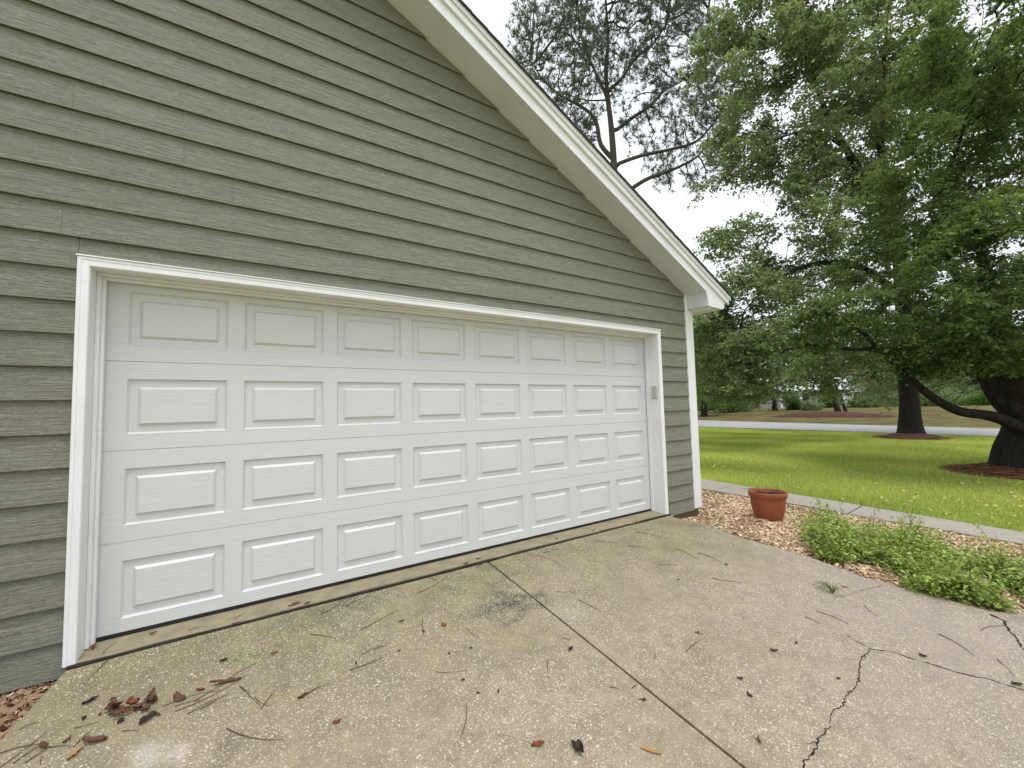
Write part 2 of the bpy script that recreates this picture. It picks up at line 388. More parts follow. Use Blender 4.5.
# cracks: jagged dark strips laid just above the slab, in place of grooves
def z5(a, b): return 620+a/2.4926, 460+b/2.4926
def z4(a, b): return 300+a/2.6656, 480+b/2.6667
def z2(a, b): return a/3.2, 560+b/3.2
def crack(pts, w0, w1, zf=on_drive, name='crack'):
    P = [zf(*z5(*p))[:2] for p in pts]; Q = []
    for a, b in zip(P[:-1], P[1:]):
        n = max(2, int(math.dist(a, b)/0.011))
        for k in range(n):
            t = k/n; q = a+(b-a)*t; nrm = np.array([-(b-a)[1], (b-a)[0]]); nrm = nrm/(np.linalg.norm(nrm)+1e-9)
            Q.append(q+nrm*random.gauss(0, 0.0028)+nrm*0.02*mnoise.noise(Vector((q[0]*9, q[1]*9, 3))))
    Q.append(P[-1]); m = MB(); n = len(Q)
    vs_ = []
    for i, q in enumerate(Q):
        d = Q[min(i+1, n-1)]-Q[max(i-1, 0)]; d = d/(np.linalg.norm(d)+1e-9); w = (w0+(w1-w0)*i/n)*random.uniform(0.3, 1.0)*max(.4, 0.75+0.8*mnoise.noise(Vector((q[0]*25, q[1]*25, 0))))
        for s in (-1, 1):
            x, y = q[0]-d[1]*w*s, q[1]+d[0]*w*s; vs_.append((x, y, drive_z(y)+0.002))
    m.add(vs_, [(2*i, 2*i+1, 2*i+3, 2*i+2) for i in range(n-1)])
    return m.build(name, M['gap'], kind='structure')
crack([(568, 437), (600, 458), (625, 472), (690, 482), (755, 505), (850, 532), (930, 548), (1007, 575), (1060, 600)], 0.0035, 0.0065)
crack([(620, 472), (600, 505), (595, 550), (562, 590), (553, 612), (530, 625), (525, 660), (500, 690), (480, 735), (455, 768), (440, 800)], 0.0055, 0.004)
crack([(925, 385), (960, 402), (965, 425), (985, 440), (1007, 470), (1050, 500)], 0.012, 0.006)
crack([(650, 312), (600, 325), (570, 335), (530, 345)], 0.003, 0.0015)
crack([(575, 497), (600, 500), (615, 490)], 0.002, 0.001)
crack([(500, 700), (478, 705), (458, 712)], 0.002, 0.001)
# walk of separate flags
wn = [on_ground(*p) for p in ((701, 491.4), (751.7, 499.8), (785.6, 504.2), (850, 515.4), (1024, 549))]
wf = [on_ground(*p) for p in ((701, 480.5), (785.6, 495.8), (921, 518.5), (1024, 534.7))]
print('walk near', np.round(wn, 2).tolist(), 'far', np.round(wf, 2).tolist())
def line_fit(P):
    P = np.array(P); a = np.polyfit(P[:, 1], P[:, 0], 1); return lambda y: a[0]*y+a[1]
xn, xf = line_fit(wn), line_fit(wf)
zw = lambda x, y: G(x, y)+0.035
# flag joints: two seen in the photograph, the rest carry the rhythm on
j1a, j2a = on_ground(711, 493), on_ground(850, 515.4)
stepw = abs(j1a[1]-j2a[1]); print('flag length', stepw)
ky = [j1a[1]+2*stepw, j1a[1]+stepw, j1a[1]] + [j2a[1]-stepw*k for k in range(0, 7)]
dx = float(np.mean([on_ground(731, 486)[1]-j1a[1], on_ground(868.6, 509)[1]-j2a[1]])); print('dx', dx)
for a, b in zip(ky[:-1], ky[1:]):
    a_, b_ = a-0.009, b+0.009
    t = random.uniform(-0.008, 0.008)
    slab('walkway', [(xn(a_), a_), (xn(b_), b_), (xf(b_+dx), b_+dx), (xf(a_+dx), a_+dx)], lambda x, y, t=t: zw(x, y)+t, 0.09, M['walkm'])
for yj in ky[1:-1]:
    gm = MB(); P4 = [(xn(yj)+.01, yj-.03), (xn(yj)+.01, yj+.03), (xf(yj+dx)-.02, yj+dx+.03), (xf(yj+dx)-.02, yj+dx-.03)]
    gm.add([(x, y, zw(x, y)-.018) for x, y in P4], [(0, 1, 2, 3)]); gm.build('walkway_joint', M['gap'], kind='structure')
# beds: ruled sheets with wood chips on them
M['mulch'] = simple('mulch_earth', (0.30, 0.205, 0.13), 0.95, 0.5, 14, 0.8)
YB = np.arange(2.5, -9.0, -0.15)
rx_ = sorted([(p[1], p[0]) for p in [(4.93, -0.2), *right_edge]]); 
def drive_edge_x(y): return float(np.interp(y, [p[0] for p in rx_], [p[1] for p in rx_])) if y < -0.25 else (4.9 if y < -0.1 else 5.5)
Vb = []
for y in YB:
    a, b = drive_edge_x(y)-0.05, xn(y)+0.05
    a = min(a, b-0.02)
    for k in range(13):
        x = a+(b-a)*k/12
        zb = G(x, y) + 0.012*mnoise.noise(Vector((x*4, y*4, 0)))
        zb = min(zb, drive_z(y)-0.02) if k < 2 and y < -0.2 else zb
        Vb.append((x, y, zb))
Fb = [(j*13+i, j*13+i+1, (j+1)*13+i+1, (j+1)*13+i) for j in range(len(YB)-1) for i in range(12)]
link('mulch_bed', mesh_np('mulch_bed', Vb, Fb, True), M['mulch'], kind='structure')
lb = MB()
lb.add([(-4, -0.12, -0.075), (-4, -3, -0.14), (lt1[0]+dl[0]*2, lt1[1]+dl[1]*2, -0.12), (lt1[0], lt1[1], -0.085), (lt0[0], -0.2, -0.075)], [(0, 1, 2, 3, 4)])
lb.build('gravel_bed', M['mulch'], kind='structure')
def chips(name, pts, size, mat, label, cat, flat=0.35):
    n = len(pts); P = np.array(pts); L = rng.uniform(0.5, 1.5, n)*size; Wd = L*rng.uniform(0.25, 0.6, n)
    yaw = rng.uniform(0, 2*np.pi, n); pit = rng.normal(0, flat, n); rol = rng.normal(0, flat, n)
    d = np.stack([np.cos(yaw)*np.cos(pit), np.sin(yaw)*np.cos(pit), np.sin(pit)], 1)
    s = np.stack([-np.sin(yaw)*np.cos(rol), np.cos(yaw)*np.cos(rol), np.sin(rol)], 1)
    u = np.cross(d, s)*0.25
    c8 = []
    for k in (-1, 1):
        for (i, j) in ((-1, -1), (1, -1), (1, 1), (-1, 1)):
            c8.append(P+d*(L*i/2)[:, None]+s*(Wd*j/2)[:, None]+u*(Wd*k/2)[:, None])
    V = np.stack(c8, 1).reshape(-1, 3)
    fq = np.array([(0, 3, 2, 1), (4, 5, 6, 7), (0, 1, 5, 4), (1, 2, 6, 5), (2, 3, 7, 6), (3, 0, 4, 7)])
    Fc = (np.arange(n)[:, None, None]*8+fq[None]).reshape(-1, 4)
    o = link(name, mesh_np(name, V, Fc, False, np.repeat(rng.random(n), 6)), mat)
    return tag(o, label, cat, kind='stuff')
def ramp_attr(name, stops, rough=0.85):
    m = Mat(name, rough, 0.2); m.col(m.ramp(m.attr(), stops)); return m.m
M['chip'] = ramp_attr('wood_chip', [(0.0, (0.28, 0.14, 0.085)), (0.2, (0.56, 0.38, 0.26)), (0.6, (0.70, 0.53, 0.33)), (1.0, (0.80, 0.69, 0.47))])
M['gravel'] = ramp_attr('gravel_chip', [(0.0, (0.05, 0.02, 0.012)), (0.45, (0.19, 0.09, 0.05)), (0.75, (0.36, 0.22, 0.13)), (1.0, (0.62, 0.50, 0.36))])
pts = []
while len(pts) < 26000:
    y = random.uniform(-6.5, 1.6); a, b = drive_edge_x(y), xn(y)
    if b-a < 0.03 or random.random() > (b-a)/2.2: continue
    x = random.uniform(a, b)
    # patchy cover: bare brown straw shows between drifts of chips
    if random.random() > 0.25+1.5*sm(-0.25, 0.3, mnoise.noise(Vector((x*1.4, y*2.6, 4)))): continue
    pts.append((x, y, G(x, y)+random.uniform(0.0, 0.022)-(0.02 if x-a < 0.05 else 0)))
chips('wood_chips', pts, 0.034, M['chip'], 'pale wood chips strewn over the bed between driveway and walkway', 'wood chips')
pts = []
while len(pts) < 9000:
    x = random.uniform(-2.2, lt0[0]+0.03); y = random.uniform(-2.2, -0.17)
    xe = np.interp(y, [lt1[1]+dl[1]*3, lt1[1], -0.2], [lt1[0]+dl[0]*3, lt1[0], lt0[0]])
    if x > xe: continue
    pts.append((x, y, -0.078-0.02*max(0, -y-0.2)+random.uniform(0, 0.016)))
chips('gravel', pts, 0.022, M['gravel'], 'brown and tan gravel chips beside the left driveway edge', 'gravel', 0.5)
# brown pine straw mixed into the bed
def straw(name, pts, mat, label, cat, ln=0.14, w=0.0016):
    n = len(pts); P = np.array(pts); yaw = rng.uniform(0, 2*np.pi, n); L = rng.uniform(0.5, 1.3, n)*ln
    d = np.stack([np.cos(yaw), np.sin(yaw), rng.normal(0, 0.08, n)], 1); s = np.stack([-np.sin(yaw), np.cos(yaw), 0*yaw], 1)*w
    up = np.array([0, 0, 1.0])*w
    A, B = P-d*L[:, None]/2, P+d*L[:, None]/2
    V = np.stack([A-s, A+s, A+up*1.5, B-s, B+s, B+up*1.5], 1).reshape(-1, 3)
    f = np.array([(0, 1, 4, 3), (1, 2, 5, 4), (2, 0, 3, 5)]); Fc = (np.arange(n)[:, None, None]*6+f[None]).reshape(-1, 4)
    o = link(name, mesh_np(name, V, Fc, False, np.repeat(rng.random(n), 3)), mat); return tag(o, label, cat, kind='stuff')
M['straw'] = ramp_attr('pine_straw', [(0.0, (0.10, 0.04, 0.022)), (1.0, (0.30, 0.14, 0.08))])
pts = []
while len(pts) < 2000:
    y = random.uniform(-4.5, 1.4); a, b = drive_edge_x(y), xn(y)
    if b-a < 0.1: continue
    x = random.uniform(a, b); pts.append((x, y, G(x, y)+random.uniform(0.012, 0.03)))
straw('pine_straw', pts, M['straw'], 'reddish brown pine straw lying over the wood chips', 'pine straw')
# road
rn = [on_ground(*p) for p in ((697, 427), (1000, 437))]; rf = [on_ground(*p) for p in ((697, 420.5), (1000, 429.5))]
print('road', np.round(rn, 2).tolist(), np.round(rf, 2).tolist())
M['road'] = simple('pale_asphalt', (0.30, 0.30, 0.295), 0.9, 0.15, 3, 0.3)
def ext(a, b, t): return a+(b-a)*t
rb = MB()
rn0, rn1, rf0, rf1 = ext(rn[0], rn[1], -4), ext(rn[0], rn[1], 4), ext(rf[0], rf[1], -3), ext(rf[0], rf[1], 3)
nn = 60
A = [ext(rn0, rn1, k/nn) for k in range(nn+1)]; B = [ext(rf0, rf1, k/nn) for k in range(nn+1)]
Vr = []
for a, b in zip(A, B):
    for k in range(7):
        q = a+(b-a)*k/6; Vr.append((q[0], q[1], G(q[0], q[1])+0.03+0.03*math.sin(math.pi*k/6)))
link('road', mesh_np('road', Vr, [(j*7+i, j*7+i+1, (j+1)*7+i+1, (j+1)*7+i) for j in range(nn) for i in range(6)], True), M['road'], kind='structure')
# mulch around the trees and the bare bank across the road
M['redmulch'] = simple('red_brown_mulch', (0.075, 0.034, 0.022), 0.95, 0.75, 5, 0.9)
def mound(name, c, rx, ry, h, mat, rot=0):
    m = MB(); n = 40; rings = 7
    vs_ = []
    for j in range(rings+1):
        r = j/rings
        for k in range(n):
            a = 2*math.pi*k/n; rr = r*(1+0.12*mnoise.noise(Vector((math.cos(a)*1.7, math.sin(a)*1.7, c[0]))))
            lx, ly = rx*rr*math.cos(a), ry*rr*math.sin(a)
            x = c[0]+lx*math.cos(rot)-ly*math.sin(rot); y = c[1]+lx*math.sin(rot)+ly*math.cos(rot)
            vs_.append((x, y, G(x, y)+h*math.cos(r*math.pi/2)+0.05*mnoise.noise(Vector((x*2, y*2, 0)))*(1-r)+0.035-0.1*max(0, r-0.9)*10*0.9))
    m.add(vs_, [(j*n+k, j*n+(k+1) % n, (j+1)*n+(k+1) % n, (j+1)*n+k) for j in range(rings) for k in range(n)])
    return m.build(name, mat, kind='structure', smooth=True)
TB = on_ground(911, 438); TA = on_ground(1031, 474)
print('trees', TB, TA)
mound('tree_mulch_ring', TB, 1.0, 0.95, 0.2, M['redmulch'])
mound('tree_mulch_ring', TA, 1.05, 1.05, 0.12, M['redmulch'])
RINGS = [(TA, 1.0, 1300), (TB, 0.95, 900)]
bk = on_ground(840, 419); bk2 = on_ground(955, 421)
print('bank', bk, bk2)
# ================================================================== HOUSE
house = empty('house', (2.4, -0.2, 0))
tag(house, 'olive green lap sided house gable end with a wide white garage door', 'house')
HO = house.location.copy()
def hb(mb, name, mat, parent=None, **k):
    o = mb.build(name, mat, None, **k); o.parent = parent or house
    o.matrix_parent_inverse = Matrix.Translation(-HO) if parent is None else Matrix.Identity(4)
    return o
def rake_z(x): return 4.567-0.51*(x-1.671)
APX = -0.6; XL = -6.8
def rk(x): return rake_z(x) if x >= APX else rake_z(APX)-0.51*(APX-x)
def rk_x(z): return 1.671+(4.567-z)/0.51             # right rake
def rk_xl(z): return 2*APX-rk_x(z)
ZL0, EXP = -0.067, 0.1788
def clap(mb, x0, x1, z0, xr=None, xl=None):
    """one course between x0..x1, cut to butt-jointed boards"""
    z1 = z0+EXP+0.028
    cuts = [x0]; x = x0+random.uniform(0.6, 3.4)
    while x < x1-0.4: cuts.append(x); x += 3.66*random.choice((1, 1, 0.6, 0.8))
    cuts.append(x1)
    for a, b in zip(cuts[:-1], cuts[1:]):
        t = random.random()
        a0 = a1 = a+0.0006; b0 = b1 = b-0.0006
        if xr and b == x1: b0, b1 = xr(z0), xr(z1)
        if xl and a == x0: a0, a1 = xl(z0), xl(z1)
        if b1 <= a1: b1 = a1+0.001
        yf, yt, yk = -0.1945, -0.1735, -0.165
        dz = random.uniform(-0.001, 0.001)
        v = [(a0, yf, z0+dz), (b0, yf, z0+dz), (b1, yt, z1), (a1, yt, z1), (a0, yf+0.0055, z0+dz), (b0, yf+0.0055, z0+dz), (b1, yk+0.002, z1), (a1, yk+0.002, z1)]
        mb.add(v, [(0, 1, 2, 3), (5, 4, 7, 6), (0, 4, 5, 1), (3, 2, 6, 7), (0, 3, 7, 4), (1, 5, 6, 2)], t)
sid = MB(); k = 0
OX0, OX1, OZ1 = -0.052, 4.887, 2.150                   # outside of the door casing
while True:
    z0 = ZL0+EXP*k
    if z0 > rk(APX)-0.05: break
    z1 = z0+EXP
    if z1+0.012 < OZ1:
        clap(sid, XL+0.1, OX0-0.001, z0); clap(sid, OX1+0.001, 5.405, z0 if k else -0.044)
    elif z0 < OZ1:                                     # course notched over the casing
        clap(sid, XL+0.1, OX0-0.001, z0); clap(sid, OX1+0.001, 5.405, z0)
        v0 = OZ1+0.002
        f = (v0-z0)/(EXP+0.012); yy = -0.1945+0.021*f
        sid.add([(OX0, yy, v0), (OX1, yy, v0), (OX1, -0.171, z0+EXP+.012), (OX0, -0.171, z0+EXP+.012), (OX0, -0.16, v0), (OX1, -0.16, v0), (OX1, -0.169, z0+EXP+.012), (OX0, -0.169, z0+EXP+.012)],
                [(0, 1, 2, 3), (5, 4, 7, 6), (0, 4, 5, 1), (3, 2, 6, 7)], 0.25)
    else:
        r = rk_x(z1+0.012) < 5.405
        l = rk_xl(z1+0.012) > XL+0.1
        clap(sid, max(XL+0.1, rk_xl(z1+.012)) if l else XL+0.1, min(5.405, rk_x(z1+0.012)) if r else 5.405, z0,
             (lambda z: rk_x(z)+0.03) if r else None, (lambda z: rk_xl(z)-0.03) if l else None)
    k += 1
hb(sid, 'siding', M['siding'])
# sheathing behind, with the opening, and house body
sh = MB()
def wallpoly(poly, y0, y1): sh.prism(poly, y0, y1, 'y')
wallpoly([(XL, -0.13), (-0.03, -0.13), (-0.03, rk(-0.03)), (APX, rk(APX)), (XL, rk(XL))], -0.162, -0.06)
wallpoly([(4.865, -0.13), (5.52, -0.13), (5.52, rk(5.52)), (4.865, rk(4.865))], -0.162, -0.06)
wallpoly([(-0.029, 2.13), (4.864, 2.13), (4.864, rk(4.864)), (-0.029, rk(-0.029))], -0.162, -0.06)
sh.box(5.43, 5.52, -0.059, 11, -0.13, 2.6); sh.box(XL, XL+0.1, -0.059, 11, -0.13, 2.5); sh.box(XL+0.1, 5.43, 10.9, 11, -0.13, 2.6)
hb(sh, 'wall', M['found'])
# right side wall siding, round the corner
sd2 = MB(); k = 0
while ZL0+EXP*k < 2.5:
    z0 = ZL0+EXP*k; z1 = z0+EXP+0.012
    sd2.add([(5.550, -0.06, z0), (5.550, 11, z0), (5.531, 11, z1), (5.531, -0.06, z1), (5.538, -0.06, z0), (5.538, 11, z0), (5.528, 11, z1), (5.528, -0.06, z1)],
            [(0, 1, 2, 3), (5, 4, 7, 6), (0, 4, 5, 1), (3, 2, 6, 7)], random.random()); k += 1
hb(sd2, 'siding', M['siding'])
cb = MB(); cb.prism([(5.406, -0.03), (5.552, -0.03), (5.552, 2.445), (5.4645, 2.452), (5.464, 2.628), (5.406, 2.658)], -0.202, -0.176, 'y')
cb.box(5.527, 5.552, -0.1755, -0.055, -0.03, 2.445)
cbo = hb(cb, 'corner_board', M['trim'], bevel=0.003)
fd = MB(); fd.prism([(4.89, -0.166), (5.525, -0.166), (5.525, 11), (5.3, 11), (5.3, 0.3), (4.89, 0.3)], -0.4, -0.03, 'z'); hb(fd, 'foundation', M['found'])
fd = MB(); fd.box(XL+.05, -0.053, -0.158, 0.3, -0.4, -0.055)
hb(fd, 'foundation', M['found'])
# casing and jambs
cs = MB()
prof = [(0, -0.165), (0, -0.203), (0.002, -0.206), (0.016, -0.2065), (0.019, -0.2035), (0.047, -0.2035), (0.051, -0.199), (0.052, -0.193), (0.052, -0.165)]
def casing(side):
    m = MB()
    if side in ('l', 'r'):
        sgn = 1 if side == 'l' else -1; xo = OX0 if side == 'l' else OX1
        zs = lambda p: OZ1-p[0]
        a = [(xo+sgn*p[0], p[1], -0.012) for p in prof]; b = [(xo+sgn*p[0], p[1], zs(p)) for p in prof]
    else:
        a = [(OX0+p[0], p[1], OZ1-p[0]) for p in prof]; b = [(OX1-p[0], p[1], OZ1-p[0]) for p in prof]
    n = len(prof); m.add(a+b, [(i, i+1, i+1+n, i+n) for i in range(n-1)]+[(n-1, 0, n, 2*n-1), tuple(range(n)), tuple(range(2*n-1, n-1, -1))])
    return m
for s in 'lrt': hb(casing(s), 'door_casing', M['trim'])
cap = MB(); cap.box(OX0-0.004, OX1+0.004, -0.212, -0.166, OZ1+0.001, OZ1+0.008); hb(cap, 'drip_cap', M['trim'])
jm = MB(); jm.box(-0.030, -0.0005, -0.188, 0.06, -0.006, 2.104); hb(jm, 'jamb', M['trim'], bevel=0.002)
jm = MB(); jm.box(4.8355, 4.863, -0.188, 0.06, -0.006, 2.104); hb(jm, 'jamb', M['trim'], bevel=0.002)
jm = MB(); jm.box(-0.0295, 4.8625, -0.188, 0.06, 2.1045, 2.128); hb(jm, 'head_jamb', M['trim'], bevel=0.002)
st = MB(); st.box(0.0, 0.018, -0.075, -0.008, 0.002, 2.085); st.box(0.018, 0.033, -0.045, -0.008, 0.002, 2.070)
st.box(4.822, 4.835, -0.045, -0.008, 0.002, 2.085)
st.box(0.0, 4.835, -0.075, -0.008, 2.086, 2.104); st.box(0.0185, 4.8215, -0.045, -0.008, 2.071, 2.0855)
hb(st, 'door_stop', M['trim'], bevel=0.002)
# garage door
gd = empty('garage_door'); gd.parent = house; gd.matrix_parent_inverse = Matrix.Translation(-HO); gd.location = (2.43, 0, 0)
GO = Vector((2.43, 0, 0))
PW, PM, PH, PZ, SH = 0.4919, 0.1321, 0.3314, 0.0954, 0.5334
PP = (4.877-2*PM-PW)/7
def gpart(mb, name, mat, parent=None, bevel=0):
    me = mb.mesh(name); me.transform(Matrix.Translation(-GO)); o = link(name, me, mat, parent or gd)
    if bevel:
        b = o.modifiers.new('bevel', 'BEVEL'); b.width = bevel; b.segments = 2; b.limit_method = 'ANGLE'; b.angle_limit = math.radians(40)
    return o
for r in range(4):
    m = MB(); zb = r*SH+(0.022 if r == 0 else 0.0012); zt = (r+1)*SH-0.0012
    xsb = [0.0]; 
    for c in range(8): xsb += [PM+c*PP, PM+c*PP+PW]
    xsb.append(4.877); p0, p1 = r*SH+PZ, r*SH+PZ+PH
    e = 0.006
    z_ = [zb, p0, p1, zt]
    for i in range(len(xsb)-1):
        for j in range(3):
            if i % 2 == 1 and j == 1: continue
            m.add([(xsb[i], 0, z_[j]), (xsb[i+1], 0, z_[j]), (xsb[i+1], 0, z_[j+1]), (xsb[i], 0, z_[j+1])], [(0, 1, 2, 3)])
    m.add([(0, 0, zt), (4.877, 0, zt), (4.877, 0.006, zt+0.001), (0, 0.006, zt+0.001)], [(0, 1, 2, 3)])
    m.add([(0, 0, zt), (4.877, 0, zt), (4.877, 0.05, zt), (0, 0.05, zt)], [(0, 1, 2, 3)])
    m.add([(0, 0, zb), (4.877, 0, zb), (4.877, 0.05, zb), (0, 0.05, zb)], [(0, 1, 2, 3)])
    m.add([(0, 0.05, zb), (4.877, 0.05, zb), (4.877, 0.05, zt), (0, 0.05, zt)], [(0, 1, 2, 3)])
    for c in range(8):
        a, b = PM+c*PP, PM+c*PP+PW
        loops = [(0, 0), (0.010, 0.0155), (0.041, 0.0135), (0.047, 0.0155), (0.063, -0.001)]
        rings = [[(a+o_, d, p0+o_), (b-o_, d, p0+o_), (b-o_, d, p1-o_), (a+o_, d, p1-o_)] for o_, d in loops]
        vs_ = [v for rg in rings for v in rg]
        fs = [(4*q+i, 4*q+(i+1) % 4, 4*q+4+(i+1) % 4, 4*q+4+i) for q in range(len(loops)-1) for i in range(4)]
        q = 4*(len(loops)-1); fs.append((q, q+1, q+2, q+3)); m.add(vs_, fs)
    o = gpart(m, 'door_section', M['door'])
    b = o.modifiers.new('weld', 'WELD'); b.merge_threshold = 0.0002
    b = o.modifiers.new('bevel', 'BEVEL'); b.width = 0.0016; b.segments = 2; b.limit_method = 'ANGLE'; b.angle_limit = math.radians(9)
m = MB(); m.box(0.02, 4.83, -0.004, 0.045, 0.0, 0.0215); gpart(m, 'bottom_seal', M['dark'])
m = MB(); m.box(-0.01, 4.87, 0.055, 0.075, 0.0, 2.13); gpart(m, 'backing', M['dark'])
# keypad on the right jamb
kp = MB(); kp.box(4.811, 4.835, -0.160, -0.098, 1.335, 1.487); kpo = hb(kp, 'keypad', M['keypad'], bevel=0.006)
kc = MB(); kc.box(4.8065, 4.8105, -0.156, -0.102, 1.345, 1.44); hb(kc, 'keypad_cover', M['keypad'], bevel=0.002)
# soffit, fascia, roof
YF = -0.47
def rake_board(o0, o1, y0, y1, x1=None, xr=5.98):
    """board following the right rake, between offsets o0..o1 above the soffit line"""
    m = MB(); m.prism([(APX, rk(APX)+o0), (xr if x1 is None else x1, rk(xr if x1 is None else x1)+o0), (xr, rk(xr)+o1), (APX, rk(APX)+o1)], y0, y1, 'y'); return m
def rake_board_l(o0, o1, y0, y1):
    m = MB(); xl = 2*APX-5.98; m.prism([(APX-0.0005, rk(APX)+o0), (xl, rk(xl)+o0), (xl, rk(xl)+o1), (APX-0.0005, rk(APX)+o1)], y0, y1, 'y'); return m
m = MB(); m.prism([(APX, rk(APX)), (5.462, rk(5.462)), (5.462, rk(5.462)+0.014), (APX, rk(APX)+0.014)], YF+0.02, -0.1, 'y'); hb(m, 'soffit', M['soffit'])
hb(rake_board_l(0, 0.014, YF+0.02, -0.1), 'soffit', M['soffit'])
# face board with the boxed eave return in one outline
m = MB(); ztop = 0.152
m.prism([(APX, rk(APX)-0.012), (5.445, rk(5.445)-0.012), (5.485, 2.452), (5.785, 2.442), (5.815, rk(5.815)+0.005), (5.86, rk(5.86)+ztop), (APX, rk(APX)+ztop)], YF, YF+0.02, 'y')
hb(m, 'fascia', M['fascia'], bevel=0.002)
hb(rake_board_l(-0.012, ztop, YF, YF+0.02), 'fascia', M['fascia'])
m = rake_board(ztop-0.055, ztop+0.045, YF-0.022, YF-0.001, None, 5.90); hb(m, 'rake_moulding', M['fascia'], bevel=0.004)
m = rake_board(ztop+0.008, ztop+0.062, YF-0.036, YF-0.023, None, 5.925); hb(m, 'rake_moulding', M['fascia'], bevel=0.004)
hb(rake_board_l(ztop-0.055, ztop+0.06, YF-0.022, YF-0.001), 'rake_moulding', M['fascia'])
# return box: inner cheek, floor
m = MB(); m.prism([(YF+0.021, 2.458), (-0.203, 2.466), (-0.203, 2.70), (YF+0.021, 2.68)], 5.466, 5.484, 'x'); hb(m, 'eave_return', M['soffit'])
m = MB(); m.box(5.4845, 5.78, YF+0.021, 11.3, 2.448, 2.462); hb(m, 'eave_soffit', M['soffit'])
m = MB(); m.box(5.7805, 5.80, YF+0.021, 11.3, 2.448, 2.68); hb(m, 'eave_fascia', M['fascia'])
# nailing cleat and tuft of wasp mud under the box
m = MB(); m.box(5.52, 5.555, -0.44, -0.22, 2.425, 2.4475); hb(m, 'cleat', M['soffit'])
# shingles
for nm, sgn in (('r', 1), ('l', -1)):
    m = MB()
    for k in range(44):
        t0, t1 = k/44, (k+1)/44
        xa, xb = APX+(5.985-APX)*t0, APX+(5.985-APX)*t1
        za, zb = rk(xa)+ztop+0.066, rk(xb)+ztop+0.066
        if sgn < 0: xa, xb = 2*APX-xa, 2*APX-xb
        m.add([(xa, YF-0.055, za), (xb, YF-0.055, zb+0.006), (xb, 11.4, zb+0.006), (xa, 11.4, za), (xa, YF-0.055, za-0.012), (xb, YF-0.055, zb-0.008), (xb, 11.4, zb-0.008), (xa, 11.4, za-0.012)],
              [(0, 1, 2, 3), (5, 4, 7, 6), (0, 4, 5, 1), (2, 6, 7, 3), (0, 3, 7, 4), (1, 5, 6, 2)], random.random())
    hb(m, 'roof', M['shingle'])
# ================================================================== FOLIAGE
def leaf_mesh(name, P, size, droop=0.3, tint=None, aspect=0.55, flat=0.8):
    """one folded diamond blade per point"""
    n = len(P); L = size*rng.uniform(0.6, 1.3, n)
    yaw = rng.uniform(0, 2*np.pi, n); pit = rng.normal(-droop, 0.45, n)
    d = np.stack([np.cos(yaw)*np.cos(pit), np.sin(yaw)*np.cos(pit), np.sin(pit)], 1)
    up = np.stack([rng.normal(0, 1-flat+0.25, n), rng.normal(0, 1-flat+0.25, n), np.ones(n)], 1)
    s = np.cross(d, up); s /= np.linalg.norm(s, axis=1)[:, None]+1e-9
    nrm = np.cross(s, d)
    w = (L*aspect/2)[:, None]; L = L[:, None]
    V = np.stack([P, P+d*L*0.45+s*w+nrm*w*0.25, P+d*L, P+d*L*0.45-s*w+nrm*w*0.25], 1).reshape(-1, 3)
    Fc = np.arange(4*n).reshape(-1, 4)
    return mesh_np(name, V, Fc, False, tint if tint is not None else rng.random(n))
def colonize(roots, attractors, step, di, dk, iters=90, up=0.0, seed=0):
    """space colonisation. roots: list of polylines [(x,y,z)...]; returns nodes, parents"""
    R_ = random.Random(seed)
    nodes, par = [], []
    for pl, parent_idx in roots:
        prev = parent_idx
        for p in pl:
            nodes.append(Vector(p)); par.append(prev); prev = len(nodes)-1
    att = [Vector(a) for a in attractors]
    for it in range(iters):
        if not att: break
        kd = kdtree.KDTree(len(nodes))
        for i, p in enumerate(nodes): kd.insert(p, i)
        kd.balance(); acc = {}; keep = []
        for a in att:
            co, i, d = kd.find(a)
            if d < dk: continue
            keep.append(a)
            if d < di:
                if i not in acc: acc[i] = Vector((0, 0, 0))
                acc[i] += (a-co)/d
        if not acc: 
            di *= 1.5
            if di > 50: break
            att = keep; continue
        for i, v in acc.items():
            v = v.normalized()+Vector((R_.gauss(0, .22), R_.gauss(0, .22), R_.gauss(0, .22)+up))
            nodes.append(nodes[i]+v.normalized()*step); par.append(i)
        att = keep
        if len(nodes) > 9000: break
    return nodes, par
def skeleton_mesh(name, nodes, par, rmin, expn, rfix=None, rtrunk=None, sides=7, base_flare=0, maxtip=None):
    n = len(nodes); ch = [[] for _ in range(n)]
    for i, p in enumerate(par):
        if p is not None and p >= 0: ch[p].append(i)
    r = [0.0]*n
    for i in range(n-1, -1, -1):
        r[i] = rmin if not ch[i] else sum(r[c]**expn for c in ch[i])**(1/expn)
    if rtrunk:
        k = rtrunk/max(r)
        r = [rmin+(x-rmin)*k if x > rmin else x for x in r] if k > 0 else r
    if rfix:
        for i, v in rfix.items(): r[i] = v
    m = MB(); done = [False]*n
    roots_ = [i for i, p in enumerate(par) if p is None or p < 0]
    stack = [(i, None) for i in roots_]
    while stack:
        i, p = stack.pop()
        chain = [i]; 
        while ch[chain[-1]]:
            c = sorted(ch[chain[-1]], key=lambda q: -r[q])
            for o in c[1:]: stack.append((o, chain[-1]))
            chain.append(c[0])
        pts = [nodes[q] for q in chain]; rad = [r[q] for q in chain]
        if p is not None: pts = [nodes[p]]+pts; rad = [min(r[p]*0.9, rad[0]*1.25)]+rad
        if len(pts) < 2: continue
        s = sides if max(rad) > 0.05 else (5 if max(rad) > 0.02 else 3)
        rad[-1] *= 0.5
        m.tube(pts, rad, s, cap=False)
    return m.mesh(name, True, False), r
